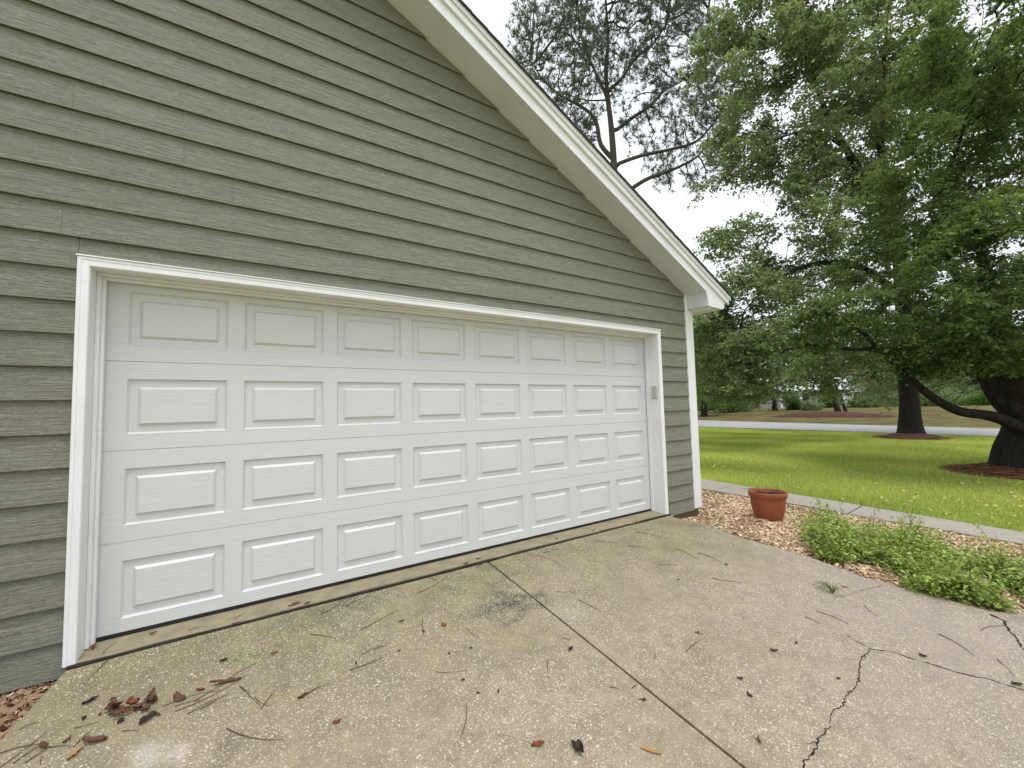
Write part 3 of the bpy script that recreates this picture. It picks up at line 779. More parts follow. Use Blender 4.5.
def ellipsoid_pts(E, n, seed, thin=0.0, hollow=0.35):
    """E: list (centre xyz, radii xyz, weight)"""
    g = np.random.default_rng(seed); out = []; w = np.array([e[2] for e in E], float); w /= w.sum()
    while len(out) < n:
        e = E[g.choice(len(E), p=w)]; v = g.normal(size=3); v /= np.linalg.norm(v); rr = hollow+(1-hollow)*g.random()**0.5
        p = np.array(e[0])+v*rr*np.array(e[1])
        if mnoise.noise(Vector(p*0.45)+Vector((seed, 0, 0))) < thin: continue
        if p[2] < 1.3: continue
        out.append(p)
    return out
BARK = bark_mat('dark_bark', (0.010, 0.008, 0.007), (0.042, 0.034, 0.028))
PBARK = bark_mat('pine_bark', (0.05, 0.042, 0.037), (0.13, 0.11, 0.10))
LEAFA = leaf_mat('maple_leaf', (0.048, 0.088, 0.034), (0.165, 0.225, 0.090), (0.16, 0.17, 0.03))
LEAFB = leaf_mat('oak_leaf', (0.085, 0.125, 0.072), (0.290, 0.340, 0.215), (0.20, 0.16, 0.04))
LEAFC = leaf_mat('bright_leaf', (0.035, 0.085, 0.016), (0.10, 0.19, 0.035), (0.2, 0.22, 0.04))
LEAFD = leaf_mat('far_leaf', (0.045, 0.085, 0.032), (0.12, 0.18, 0.065))
NEED = leaf_mat('pine_needle', (0.055, 0.080, 0.060), (0.14, 0.175, 0.13), None, 0.3)
def smooth_line(P, n=4):
    P = [np.array(p, float) for p in P]; out = []
    for i in range(len(P)-1):
        a, b, c, d = P[max(i-1, 0)], P[i], P[i+1], P[min(i+2, len(P)-1)]
        for k in range(n):
            t = k/n; out.append(0.5*((2*b)+(-a+c)*t+(2*a-5*b+4*c-d)*t*t+(-a+3*b-3*c+d)*t**3))
    out.append(P[-1]); return out
def make_tree(name, label, cat, base, limbs, E, natt, mat_leaf, step=0.35, di=3.0, dk=0.5, per_node=16, leaf=0.11, spread=0.22, rtrunk=0.4, thin=-0.2,
              seed=1, bark=None, expn=2.3, rmin=0.006, rleaf=0.03, group=None, up=0.0, aspect=0.55, flare=0.35, sub=4, droop=0.35, zmin=None, gap=-0.16, tintn=True):
    """limbs: [(parent limb index or None, [points])], first is the trunk from its base"""
    t = empty(name, tuple(base)); tag(t, label, cat, group)
    roots = []; idx = []; cnt = 0; allp = []
    rfix = {}
    for pi, pl, r0, r1 in limbs:
        pl = smooth_line(pl, sub); 
        if pi is None: parent = -1; start = pl
        else:
            d = [np.linalg.norm(np.array(q)-pl[0]) for q in allp[:]]; parent = int(np.argmin(d)); start = pl[1:]
        roots.append((start, parent))
        for k, q in enumerate(start):
            f = k/max(1, len(start)-1); rfix[cnt] = r0+(r1-r0)*f**0.8
            if pi is None: rfix[cnt] *= 1+flare*math.exp(-max(0, q[2]-base[2])/0.35)
            cnt += 1; allp.append(q)
    att = ellipsoid_pts(E, natt, seed, thin)
    nodes, par = colonize(roots, att, step, di, dk, up=up, seed=seed)
    me, r = skeleton_mesh('trunk', nodes, par, rmin, expn, rfix, None, 9)
    me.transform(Matrix.Translation(-Vector(base)))
    link('trunk', me, bark or BARK, t)
    nd = np.array([tuple(v) for v in nodes]); r = np.array(r)
    fixed = np.zeros(len(nodes), bool); fixed[:cnt] = True
    tips = np.where((r < rleaf) & ~fixed)[0]
    pa = np.array([p if p is not None and p >= 0 else i for i, p in enumerate(par)])
    g = np.random.default_rng(seed+5)
    kk = np.repeat(tips, 3); f = g.random(len(kk))[:, None]        # leafy sprays: flat little fans of leaves, with gaps between
    Cn = nd[kk]*f+nd[pa[kk]]*(1-f)+g.normal(0, spread, (len(kk), 3))
    dens = np.array([mnoise.noise(Vector(c)*(0.5/spread*0.35)+Vector((seed, 3, 1))) for c in Cn])
    Cn, kk = Cn[dens > gap], kk[dens > gap]
    q = np.repeat(np.arange(len(Cn)), int(per_node/3*1.5)); k = kk[q]
    tilt = g.normal(0, 0.35, (len(Cn), 2)); off = g.normal(0, spread*0.62, (len(q), 2))
    P = Cn[q]+np.stack([off[:, 0], off[:, 1], (off*tilt[q]).sum(1)+g.normal(0, spread*0.16, len(q))-0.25*(off**2).sum(1)/spread], 1)
    # light and dark clumps come from the leaf age of each bough
    bough = g.random(len(nd))
    tn = np.clip(g.random(len(k))*0.75+bough[k]*0.25, 0, 1)
    if tintn: tn = np.where(tn > 0.93, 0.9, tn); tn[g.random(len(k)) < 0.012] = 1.0
    if zmin: keep_ = P[:, 2] > zmin; P, tn = P[keep_], tn[keep_]
    lm = leaf_mesh('crown', P, leaf, droop, tn[:len(P)], aspect); lm.transform(Matrix.Translation(-Vector(base)))
    o = link('crown', lm, mat_leaf, t)
    print(name, 'nodes', len(nodes), 'leaves', len(P))
    return t
DA = float((TA-CAM) @ RR @ np.array([0, 0, -1.0])); DB = float((TB-CAM) @ RR @ np.array([0, 0, -1.0]))
print('depth', DA, DB)
def el(u, v, d, r, w=None, rz=None):
    c = at(u, v, d); rr = (r, r, rz or r); return (c, rr, w or r**2.2)
# near right tree: squat dark trunk, low limb reaching left
tA = [(None, [TA-np.array([0, 0, .2]), TA+np.array([0, 0, .35]), at(1032, 432, DA), at(1030, 405, DA), at(1000, 370, DA), at(990, 320, DA), at(985, 270, DA-.2), at(975, 220, DA-.5)], 0.62, 0.03),
      (0, [at(1022, 430, DA-.1), at(1004, 420, DA-.25), at(985, 415, DA-.3), at(962, 412, DA-.4), at(940, 402, DA-.45), at(917, 385, DA-.45), at(895, 364, DA-.4), at(876, 350, DA-.35), at(850, 349, DA), at(815, 345, DA+.3), at(785, 350, DA+.5)], 0.115, 0.02),
      (0, [at(1018, 415, DA), at(1035, 380, DA+.2), at(1050, 330, DA+.2), at(1070, 260, DA), at(1080, 200, DA)], 0.32, 0.03),
      (0, [at(1012, 410, DA), at(992, 385, DA+.2), at(978, 340, DA+.3), at(965, 300, DA+.5), at(950, 260, DA+.8), at(930, 215, DA+1)], 0.2, 0.02),
      (0, [at(917, 385, DA-.45), at(900, 362, DA-.2), at(893, 356, DA), at(912, 335, DA+.2)], 0.05, 0.03),
      (0, [at(876, 350, DA-.35), at(866, 335, DA-.3), at(840, 318, DA-.1), at(810, 312, DA+.2)], 0.045, 0.02)]
EA = [el(1010, 325, DA-1.2, 0.9, 3), el(1010, 270, DA-1.3, 1.3, 4), el(960, 320, DA+.6, 0.9, 2.5), el(1000, 330, DA, 1.3), el(930, 320, DA, 1.1), el(1060, 250, DA, 2.0), el(990, 250, DA, 1.6), el(880, 315, DA-.1, 0.9, None, 0.6), el(960, 180, DA+.3, 1.7),
      el(1060, 120, DA, 2.2), el(1080, 20, DA, 2.6), el(830, 318, DA+.2, 0.9, None, 0.6), el(920, 265, DA+1, 1.5), el(790, 345, DA+.3, 0.7, None, .45), el(985, 60, DA+.5, 1.6), el(1120, 330, DA, 2.0)]
make_tree('broadleaf_tree', 'big dark trunked tree at the right edge with a low limb reaching left', 'tree', TA, tA, EA, 3600, LEAFA, step=0.20, di=2.2, dk=0.28, per_node=54, leaf=0.088,
          spread=0.14, thin=-0.2, seed=3, flare=0.04, zmin=1.62, gap=-0.08, rleaf=0.022, rmin=0.004)
# mid tree with the straight trunk in the lawn
tB = [(None, [TB-np.array([0, 0, .2]), TB+np.array([0, 0, .5]), at(909, 400, DB), at(905, 350, DB), at(902, 290, DB), at(896, 230, DB), at(888, 205, DB), at(862, 174, DB), at(845, 147, DB), at(825, 110, DB), at(815, 78, DB), at(805, 35, DB)], 0.40, 0.03),
      (0, [at(896, 235, DB), at(888, 190, DB+.5), at(881, 150, DB+.8), at(880, 110, DB+1), at(885, 50, DB+1.2), at(890, -20, DB+1.2)], 0.24, 0.02),
      (0, [at(845, 147, DB), at(825, 135, DB-.5), at(800, 132, DB-.8), at(775, 140, DB-1)], 0.10, 0.02),
      (0, [at(903, 300, DB), at(870, 272, DB-.5), at(835, 262, DB-1), at(800, 268, DB-1.5), at(770, 285, DB-2), at(745, 310, DB-2)], 0.16, 0.02),
      (0, [at(902, 280, DB), at(930, 240, DB-.3), at(960, 200, DB-.5), at(985, 150, DB-.5)], 0.14, 0.02),
      (0, [at(905, 350, DB), at(880, 325, DB-1), at(845, 322, DB-1.5), at(810, 335, DB-1.8)], 0.11, 0.02)]
EB = [el(718, 335, DB-2.5, 1.2, 7), el(735, 365, DB-3, 1.1, 7), el(712, 385, DB-1.5, 0.8, 4), el(765, 350, DB-3, 1.1, 5), el(725, 260, DB-1.5, 1.0, 4), el(730, 60, DB, 1.6, 3), el(715, 165, DB, 0.9, 1.2), el(770, 30, DB, 2.2, 4), el(815, 90, DB, 3.3), el(750, 140, DB, 1.9), el(740, 90, DB+.5, 1.4), el(880, 20, DB, 3.6), el(800, -30, DB, 3.0), el(900, 130, DB+.5, 2.8), el(960, 60, DB, 3.2), el(840, 190, DB, 2.2), el(780, 190, DB-.5, 1.3),
      el(850, 255, DB-.5, 2.0), el(790, 265, DB-1, 1.6), el(745, 325, DB-2, 1.7, 9), el(720, 290, DB-2, 1.2, 4), el(735, 375, DB-2, 1.1, 5), el(770, 370, DB-2, 1.1, 4), el(810, 330, DB-1.5, 1.7, 5), el(850, 350, DB-1, 1.6, 5), el(925, 350, DB+1, 1.8, 5), el(700, 370, DB+2, 1.4, 4), el(880, 385, DB+2, 1.3, 2.5), el(820, 375, DB, 1.2, 3), el(790, 230, DB-1, 1.6, 4), el(870, 320, DB-1, 1.7), el(960, 300, DB, 2.5), el(980, 200, DB, 2.5), el(725, 240, DB-1, 1.0, 1.5), el(820, 380, DB-1, 1.0, 1.5), el(700, 330, DB-2, 0.6, 1.2), el(850, 60, DB, 2.5)]
make_tree('broadleaf_tree', 'tall spreading tree on the lawn, its straight dark trunk ringed with mulch', 'tree', TB, tB, EB, 6400, LEAFB, step=0.30, di=3.5, dk=0.42, per_node=60, leaf=0.145,
          spread=0.24, thin=-0.15, gap=-0.07, seed=11, rleaf=0.03, rmin=0.007)
# pine behind the garage roof
DP = 26.0
PB = at(622, 300, DP).copy(); PBB = np.array([at(618, 300, DP)[0], at(618, 300, DP)[1], 0.0])
tP = [(None, [PBB-np.array([0, 0, .3]), np.array([PBB[0], PBB[1], 4.0]), at(616, 240, DP), at(615, 190, DP), at(613, 150, DP), at(611, 125, DP), at(608, 100, DP), at(606, 70, DP), at(608, 40, DP), at(606, 5, DP), at(604, -40, DP)], 0.286, 0.050),
      (0, [at(614, 160, DP), at(601, 145, DP-.3), at(597, 125, DP-.5), at(591, 114, DP-.6), at(577, 104, DP-.8), at(563, 97, DP-1), at(545, 82, DP-1.2), at(530, 60, DP-1.3)], 0.150, 0.030),
      (0, [at(607, 97, DP), at(598, 78, DP+.5), at(590, 60, DP+.8), at(582, 40, DP+1), at(578, 10, DP+1)], 0.109, 0.030),
      (0, [at(607, 92, DP), at(622, 78, DP-.5), at(636, 58, DP-.8), at(655, 42, DP-1), at(668, 20, DP-1)], 0.102, 0.025),
      (0, [at(614, 132, DP), at(632, 118, DP+.3), at(650, 106, DP+.5), at(665, 90, DP+.6), at(680, 82, DP+.8), at(700, 66, DP+1), at(715, 48, DP+1)], 0.122, 0.025),
      (0, [at(615, 165, DP), at(640, 156, DP-.5), at(668, 150, DP-.8), at(695, 142, DP-1), at(712, 125, DP-1.2), at(730, 95, DP-1.3), at(738, 70, DP-1.3)], 0.116, 0.025),
      (0, [at(616, 200, DP), at(645, 180, DP-1), at(672, 170, DP-1.5), at(698, 156, DP-1.8), at(708, 138, DP-2)], 0.136, 0.035),
      (0, [at(608, 100, DP), at(585, 100, DP-.5), at(560, 92, DP-.6)], 0.054, 0.020)]
EP = [el(525, 55, DP-1, 1.5, 3.5), el(640, 85, DP, 2.4, 4), el(690, 120, DP-1, 1.8, 3), el(665, 175, DP-1, 1.0, 1.5), el(580, 130, DP, 1.3, 2), el(600, 90, DP+1, 2.4, 3), el(560, 60, DP-1, 2.6), el(600, 10, DP, 3.4), el(590, 45, DP, 2.5, 2.5), el(650, 30, DP, 2.9), el(700, 60, DP, 2.6), el(725, 100, DP-1, 2.0), el(540, 30, DP-1, 2.2), el(660, 130, DP, 2.2, 2), el(705, 170, DP-1.5, 1.5), el(560, 110, DP-1, 1.3), el(600, -60, DP, 3.5), el(680, -20, DP, 3)]
pt = empty('pine_tree', tuple(PBB)); tag(pt, 'tall open crowned pine rising behind the garage roof', 'tree')
def pine(t, base, limbs, E, natt, seed, step=0.34, tuft=0.34):
    roots, rfix, allp, cnt = [], {}, [], 0
    for pi, pl, r0, r1 in limbs:
        pl = smooth_line(pl, 4)
        if pi is None: parent, start = -1, pl
        else: parent = int(np.argmin([np.linalg.norm(np.array(q)-pl[0]) for q in allp])); start = pl[1:]
        roots.append((start, parent))
        for k, q in enumerate(start):
            f = k/max(1, len(start)-1); rfix[cnt] = r0+(r1-r0)*f; cnt += 1; allp.append(q)
    nodes, par = colonize(roots, ellipsoid_pts(E, natt, seed, -0.12, 0.2), step, 4.5, 0.40, up=0.12, seed=seed)
    me, r = skeleton_mesh('trunk', nodes, par, 0.019, 2.2, rfix, None, 8); me.transform(Matrix.Translation(-Vector(base))); link('trunk', me, PBARK, t)
    nd = np.array([tuple(v) for v in nodes]); r = np.array(r); g = np.random.default_rng(seed)
    tips = np.where((r < 0.036) & (np.arange(len(r)) >= cnt))[0]
    tips = np.concatenate([tips, tips]); tips = tips[np.array([mnoise.noise(Vector(nd[i])*0.7) for i in tips]) > -0.5]; pa = np.array([p if p is not None and p >= 0 else 0 for p in par])
    dirv = nd[tips]-nd[pa[tips]]; dirv /= np.linalg.norm(dirv, axis=1)[:, None]+1e-9
    cent = nd[tips]+g.normal(0, 0.13, (len(tips), 3))
    nn = 18; C_ = np.repeat(cent, nn, 0); D_ = np.repeat(dirv, nn, 0)*0.8+np.array([0, 0, .35])+g.normal(0, 0.55, (len(tips)*nn, 3)); D_ /= np.linalg.norm(D_, axis=1)[:, None]
    L = tuft*g.uniform(0.6, 1.15, len(C_))[:, None]; S = np.cross(D_, g.normal(size=D_.shape)); S /= np.linalg.norm(S, axis=1)[:, None]; w = 0.012
    Vn = np.stack([C_-S*w, C_+S*w, C_+D_*L+S*w*.4, C_+D_*L-S*w*.4], 1).reshape(-1, 3)
    me = mesh_np('crown', Vn, np.arange(len(Vn)).reshape(-1, 4), False, g.random(len(C_))); me.transform(Matrix.Translation(-Vector(base))); link('crown', me, NEED, t)
    print('pine', len(nodes), 'tufts', len(tips))
pine(pt, PBB, tP, EP, 5600, 21)
# ---- trees across the road
def far_tree(name, label, u, v0, d, h, r, mat, seed, leaf=0.42, per=34, natt=420, group='trees beyond the road', lean=0, low=0.25):
    b = at(u, v0, d); b = np.array([b[0], b[1], G(b[0], b[1])])
    top = b+np.array([lean, 0, h*0.75])
    limbs = [(None, [b-np.array([0, 0, .3]), b+(top-b)*0.3, b+(top-b)*0.65+np.array([.3, .2, 0]), top], 0.28+h*0.008, 0.07)]
    E = [(b+np.array([lean*.6, 0, h*0.62]), (r, r, h*0.34), 3), (b+np.array([r*.5, -r*.4, h*low+1.0]), (r*.6, r*.6, h*0.2), 1), (b+np.array([-r*.5, r*.4, h*(low+.1)+1]), (r*.6, r*.6, h*.2), 1)]
    return make_tree(name, label, 'tree', b, limbs, E, int(natt*1.8), mat, step=0.65, di=8, dk=0.9, per_node=per, leaf=leaf, spread=0.55, thin=-0.3, seed=seed, group=group, rleaf=0.07, rmin=0.02, flare=0.2, tintn=False, aspect=0.6)
base_ft = []
FT = [(704, 408, 46, 11.5, 3.6, LEAFC, 31, 'bright green broadleaf tree across the road, nearest the house corner'),
      (725, 408, 72, 15, 5.0, LEAFD, 37, 'dark green tree filling the gap behind the hanging leaves'),
      (760, 408, 78, 14, 4.5, LEAFD, 32, 'grey green tree standing far back left of the white house'),
      (822, 408, 84, 17, 5.5, LEAFB, 33, 'tall tree rising right behind the white house roof'),
      (868, 408, 70, 12, 4.2, LEAFD, 34, 'rounded tree at the right end of the white house'),
      (935, 408, 74, 14, 5.0, LEAFB, 35, 'broad far tree seen right of the lawn tree trunk'),
      (985, 405, 66, 12, 4.6, LEAFD, 36, 'low crowned far tree behind the forked dark trunk')]
for u, v0, d, h, r, mt, sd_, lab in FT: far_tree('broadleaf_tree', lab, u, v0, d, h, r, mt, sd_)
far_tree('broadleaf_tree', 'slim young tree at the left end of the white house', 775, 410, 50, 5.2, 1.7, LEAFA, 41, leaf=0.28, natt=160)
# leaning twin trunks in front of the far house
for (u, lab, ln, rr) in ((838, 'thicker of two leaning dark trunks before the white house', -1.3, .26), (846, 'thinner of two leaning dark trunks before the white house', -2.0, .15)):
    b = at(u, 412, 42); b = np.array([b[0], b[1], G(b[0], b[1])])
    limbs = [(None, [b-np.array([0, 0, .2]), b+np.array([-.45*ln*-1, 0, 0])*0+np.array([ln*.25, -ln*.1, 1.6]), b+np.array([ln*.6, -ln*.3, 3.6]), b+np.array([ln*.9, -ln*.5, 6.5])], rr, rr*.4)]
    E = [(b+np.array([ln, -ln*.5, 7.2]), (2.8, 2.8, 2.2), 1)]
    make_tree('leaning_tree', lab, 'tree', b, limbs, E, 200, LEAFD, step=0.6, di=6, dk=.9, per_node=12, leaf=.3, spread=.4, thin=-.4, seed=int(u), group='leaning trees across the road', rleaf=.05, rmin=.015, tintn=False)
# the wood beyond
g = np.random.default_rng(99); wn_ = 130000
uu_ = g.uniform(640, 1250, wn_); dd_ = g.uniform(95, 125, wn_); Pw = []
for u_, d_ in zip(uu_, dd_):
    p = at(u_, 405, d_); hmax = 9+5*mnoise.noise(Vector((u_*0.03, d_*.1, 0)))+3*mnoise.noise(Vector((u_*.11, d_*.3, 5)))
    Pw.append((p[0], p[1], 0.3+hmax*g.random()))
w_ = link('woods', leaf_mesh('woods', np.array(Pw), 0.85, .1, g.random(wn_)*.92, .6), LEAFD); tag(w_, 'dark far woods closing the view behind the houses', 'woods', kind='stuff')
# bushes
def bush(u, v0, d, rx, h, mat, label, seed, group='bushes across the road', leaf=0.2, n=4200):
    b = at(u, v0, d); b = np.array([b[0], b[1], G(b[0], b[1])]); g = np.random.default_rng(seed)
    t = empty('bush', tuple(b)); tag(t, label, 'bush', group)
    K = 26; c = g.normal(size=(K, 3)); c /= np.linalg.norm(c, axis=1)[:, None]; c[:, 2] = np.abs(c[:, 2]); c = c*g.uniform(.35, .8, (K, 1))*np.array([rx, rx, h])
    k = g.integers(0, K, n); P = c[k]+g.normal(0, .2, (n, 3))*np.array([rx, rx, h])*0.6; P[:, 2] = np.abs(P[:, 2])
    link('crown', leaf_mesh('crown', P, leaf, .1, np.clip(g.random(n)*.7+g.random(K)[k]*.3, 0, .93)), mat, t)
    m = MB()
    for q in c: m.tube([(0, 0, 0), (q[0]*.4, q[1]*.4, q[2]*.5), tuple(q)], [.03, .02, .01], 4)
    link('stem', m.mesh('stem', True, False), BARK, t)
BU = [(795, 411, 50, 1.6, 1.9, LEAFC, 'light green bush before the white house porch'), (812, 412, 47, 1.3, 1.4, LEAFB, 'round bush right of the porch bush'),
      (862, 412, 50, 2.2, 1.5, LEAFD, 'low dark bush under the far house gable'), (893, 413, 52, 2.6, 2.2, LEAFB, 'wide bush left of the lawn tree trunk'),
      (925, 411, 48, 3.2, 2.0, LEAFD, 'wide grey green bush right of the lawn tree trunk'), (958, 411, 50, 3.5, 2.4, LEAFB, 'large bush between the two dark trunks'),
      (985, 410, 46, 3.0, 1.8, LEAFC, 'low bush touching the big dark trunk'), (708, 409, 60, 3.0, 2.2, LEAFD, 'dark bush beside the white corner board'),
      (745, 409, 58, 3.2, 2.6, LEAFB, 'dark green bush under the hanging leaves')]
BU += [(728, 409, 52, 3.0, 3.4, LEAFD, 'tall dark bush second from the white corner board'), (768, 409, 64, 3.2, 3.6, LEAFD, 'tall dark bush touching the left end of the white house'),
       (880, 409, 58, 3.4, 4.2, LEAFD, 'tall dark bush covering the right end of the white house'), (905, 409, 62, 3.6, 4.6, LEAFB, 'tallest bush just left behind the lawn tree trunk'),
       (945, 409, 60, 4.0, 4.4, LEAFD, 'tall broad bush right behind the lawn tree trunk'), (975, 408, 62, 3.6, 4.0, LEAFB, 'tall bush behind the fork of the dark trunk'), (830, 410, 54, 1.5, 2.0, LEAFD, 'small dark bush before the two leaning trunks'),
       (1005, 408, 58, 4.0, 4.5, LEAFD, 'dark bush at the far right behind the big trunk')]
for i, (u, v0, d, rx, h, mt, lab) in enumerate(BU): bush(u, v0, d, rx, h, mt, lab, 60+i)
# bare bank mulch across the road
ba, bb_ = on_ground(770, 417), on_ground(900, 417)
mound('mulch_bank', (ba+bb_)/2, np.linalg.norm(bb_-ba)/2, 1.0, 0.45, M['redmulch'], math.atan2((bb_-ba)[1], (bb_-ba)[0]))
pts = []
for c_, r_, n_ in RINGS:
    for _ in range(n_):
        a = random.uniform(0, 6.3); rr = r_*math.sqrt(random.random())*1.15; x, y = c_[0]+rr*math.cos(a), c_[1]+rr*math.sin(a); pts.append((x, y, G(x, y)+.03+.17*math.cos(min(1, rr/r_)*math.pi/2)))
straw('pine_straw', pts, M['straw'], 'red brown pine straw heaped round the two dark tree trunks', 'pine straw', .16, .006)
# ---- far house
FH = at(812, 410, 60); FH = np.array([FH[0], FH[1], G(FH[0], FH[1])])
fh = empty('far_house', tuple(FH), math.radians(-33+0)); tag(fh, 'small white roofed house with a columned porch far across the road', 'house')
M['fwall'] = simple('far_wall', (0.42, 0.42, 0.41), 0.8, 0.08); M['froof'] = simple('far_metal_roof', (0.62, 0.63, 0.64), 0.5, 0.08); M['fwhite'] = simple('far_white', (0.75, 0.75, 0.74), 0.6, 0.05)
M['glass'] = simple('dark_glass', (0.02, 0.025, 0.03), 0.12, 0.2, 3, 0.0, 0.6)
m = MB(); m.box(-5.5, 4.0, 0, 7, 0, 2.6); m.build('wall', M['fwall'], fh)
m = MB(); m.prism([(4.0, 0), (7.6, 0), (7.6, 2.6), (5.8, 4.1), (4.0, 2.6)], -1.0, 7, 'y'); m.build('wall', M['fwall'], fh)
m = MB(); m.prism([(-1.9, 2.35), (-1.9, 2.5), (3.5, 4.6), (8.0, 2.5), (8.0, 2.35), (3.5, 4.45)], -5.9, 4.1, 'x'); m.build('roof', M['froof'], fh)
m = MB(); m.prism([(3.7, 2.45), (5.8, 4.2), (7.9, 2.45), (7.9, 2.6), (5.8, 4.4), (3.7, 2.6)], -1.3, 7.2, 'y'); m.build('roof', M['froof'], fh)
for x in (-5.4, -2.7, 0.2, 3.4):
    m = MB(); m.box(x-.12, x+.12, -1.75, -1.5, 0, 2.36); m.build('column', M['fwhite'], fh)
m = MB(); m.box(-5.6, 3.6, -1.8, 0, -0.3, 0.12); m.build('porch_floor', M['fwall'], fh)
for (x, z0, z1, y) in ((-4, .8, 2.0, 0), (-.8, .8, 2.0, 0), (5.8, .9, 2.1, -1.0)):
    m = MB(); m.box(x-.6, x+.6, y-.05, y-.003, z0-.08, z1+.08); fr = m.build('window', M['fwhite'], fh)
    m = MB(); m.box(x-.48, x+.48, y-.07, y-.052, z0, z1); m.build('pane', M['glass'], fr)
m = MB(); m.box(1.3, 2.3, -.06, -.003, .12, 2.15); m.build('door', M['glass'], fh)
# ================================================================== GRASS and weeds
def blades(name, P, h, w, mat, label, cat, lean=0.35):
    n = len(P); H = h*rng.uniform(.5, 1.3, n)[:, None]; yaw = rng.uniform(0, 2*np.pi, n)
    s = np.stack([np.cos(yaw), np.sin(yaw), 0*yaw], 1)*w; d = np.stack([rng.normal(0, lean, n), rng.normal(0, lean, n), np.ones(n)], 1)
    P = np.array(P); V = np.stack([P-s, P+s, P+d*H], 1).reshape(-1, 3)
    o = link(name, mesh_np(name, V, np.arange(3*n).reshape(-1, 3), False, np.clip([0.55*random.random()+0.45*(.5+1.1*mnoise.noise(Vector((q[0]*.55, q[1]*.55, 2)))) for q in P], 0, 1)), mat); return tag(o, label, cat, kind='stuff')
GR = leaf_mat('grass_blade', (0.19, 0.28, 0.045), (0.62, 0.64, 0.19), None, 0.35)
def zl(x, y): return G(x, y)+(0.03*mnoise.noise(Vector((x*0.35, y*0.35, 0)))*sm(9, 12, x)*(1-sm(22, 26, x)) if 9 < x < 26 else 0)
P = []
NG = 230000
uu = rng.random(NG)
while len(P) < NG:
    # denser near the house, thinning with distance
    d = 6.2+19*random.random()**1.5; y = random.uniform(-9, 14)
    x = xf(y)+(d-6.2)+random.uniform(0, .05)
    if x > 25 or (x < xf(y)+.02) or x < xf(y-dx)+.01 and False: continue
    # keep inside view fan (the rest of the lawn is texture)
    q = RR.T @ (np.array([x, y, -0.2])-CAM)
    if -q[2] < 1 or not (-0.15 < q[0]/-q[2]-0.35 < 1.15): continue
    if math.hypot(x-TA[0], y-TA[1]) < 1.25 or math.hypot(x-TB[0], y-TB[1]) < 1.5: continue
    P.append((x, y, zl(x, y)-0.005))
blades('grass', P, 0.055, 0.0065, GR, 'short yellow green lawn grass between walkway and road', 'grass')
# fallen yellow leaves on the lawn
proto = None; YL = [M['yellow'], simple('pale_yellow_leaf', (0.52, 0.44, 0.20), 0.6, 0.2, 30)]
def flat_leaf(name, L, w, curl, seed=0, stem=0.0, lobed=False):
    R_ = random.Random(seed); m = MB(); n = 7; vs_ = []
    for i in range(n+1):
        t = i/n; ww = w*math.sin(math.pi*min(1, t*0.93+0.05))**0.8*(1+(0.35*math.sin(t*16) if lobed else 0))
        for s in (-1, 0, 1):
            vs_.append(((t-.5)*L, s*ww/2*R_.uniform(.75, 1.15)+w*.12*math.sin(t*5+seed), curl*abs(s)*w*(.25+.35*R_.random())+(curl*L*(t-.5)**2*0.3+R_.uniform(0,.04)*L*curl+0.002)))
    m.add(vs_, [(3*i+j, 3*i+j+1, 3*i+j+4, 3*i+j+3) for i in range(n) for j in range(2)])
    if stem: m.tube([(-L/2, 0, .003), (-L/2-stem*.5, stem*.1, .006), (-L/2-stem, stem*.3, .004)], .0012, 4)
    return m.mesh(name, True, False)
lf = [flat_leaf('fallen_leaf', .04, .028, .3, s) for s in range(4)]
for q in lf: q.materials.append(YL[0] if random.random() < .5 else YL[1])
cnt = 0
while cnt < 300:
    u, v = random.uniform(702, 1030), 438+100*random.random()**0.9
    p = on_ground(u, v)
    if p[0] < xf(p[1])+.1 or p[0] > 22: continue
    if random.random() > 0.45+0.55*sm(900, 1000, u) and v > 460: continue
    o = bpy.data.objects.new('fallen_leaf', lf[cnt % 4]); COL.objects.link(o)
    o.location = (p[0], p[1], zl(p[0], p[1])+random.uniform(.02, .045)); o.rotation_euler = (random.gauss(0, .35), random.gauss(0, .35), random.uniform(0, 6.3)); s = random.uniform(.7, 1.35)*(1 if v > 470 else 1.3); o.scale = (s, s, s)
    tag(o, 'small pale leaf fallen on the lawn ' + ('near the walkway' if p[0] < 9.5 else ('under the low limb of the big tree' if u > 860 else 'toward the middle of the open grass')), 'leaf', 'yellow leaves scattered over the lawn'); cnt += 1
# weeds
wp = [on_ground(*p)[:2] for p in ((808, 537), (818, 557), (862, 581), (905, 594), (950, 604), (1000, 614), (1040, 616), (1062, 600), (1024, 580), (960, 562), (905, 546), (850, 532), (825, 528))]
def inside(x, y, poly):
    c = False; n = len(poly)
    for i in range(n):
        x1, y1 = poly[i]; x2, y2 = poly[(i+1) % n]
        if (y1 > y) != (y2 > y) and x < (x2-x1)*(y-y1)/(y2-y1)+x1: c = not c
    return c
bx0, bx1 = min(p[0] for p in wp), max(p[0] for p in wp); by0, by1 = min(p[1] for p in wp), max(p[1] for p in wp)
print('weeds', bx0, bx1, by0, by1)
WL = leaf_mat('weed_leaf', (0.11, 0.18, 0.032), (0.50, 0.58, 0.17), (0.42, 0.40, 0.05), 0.35, 0.55)
WS = simple('weed_stem', (0.10, 0.13, 0.04), 0.7, 0.3)
LP, sm_ = [], MB(); nst = 0
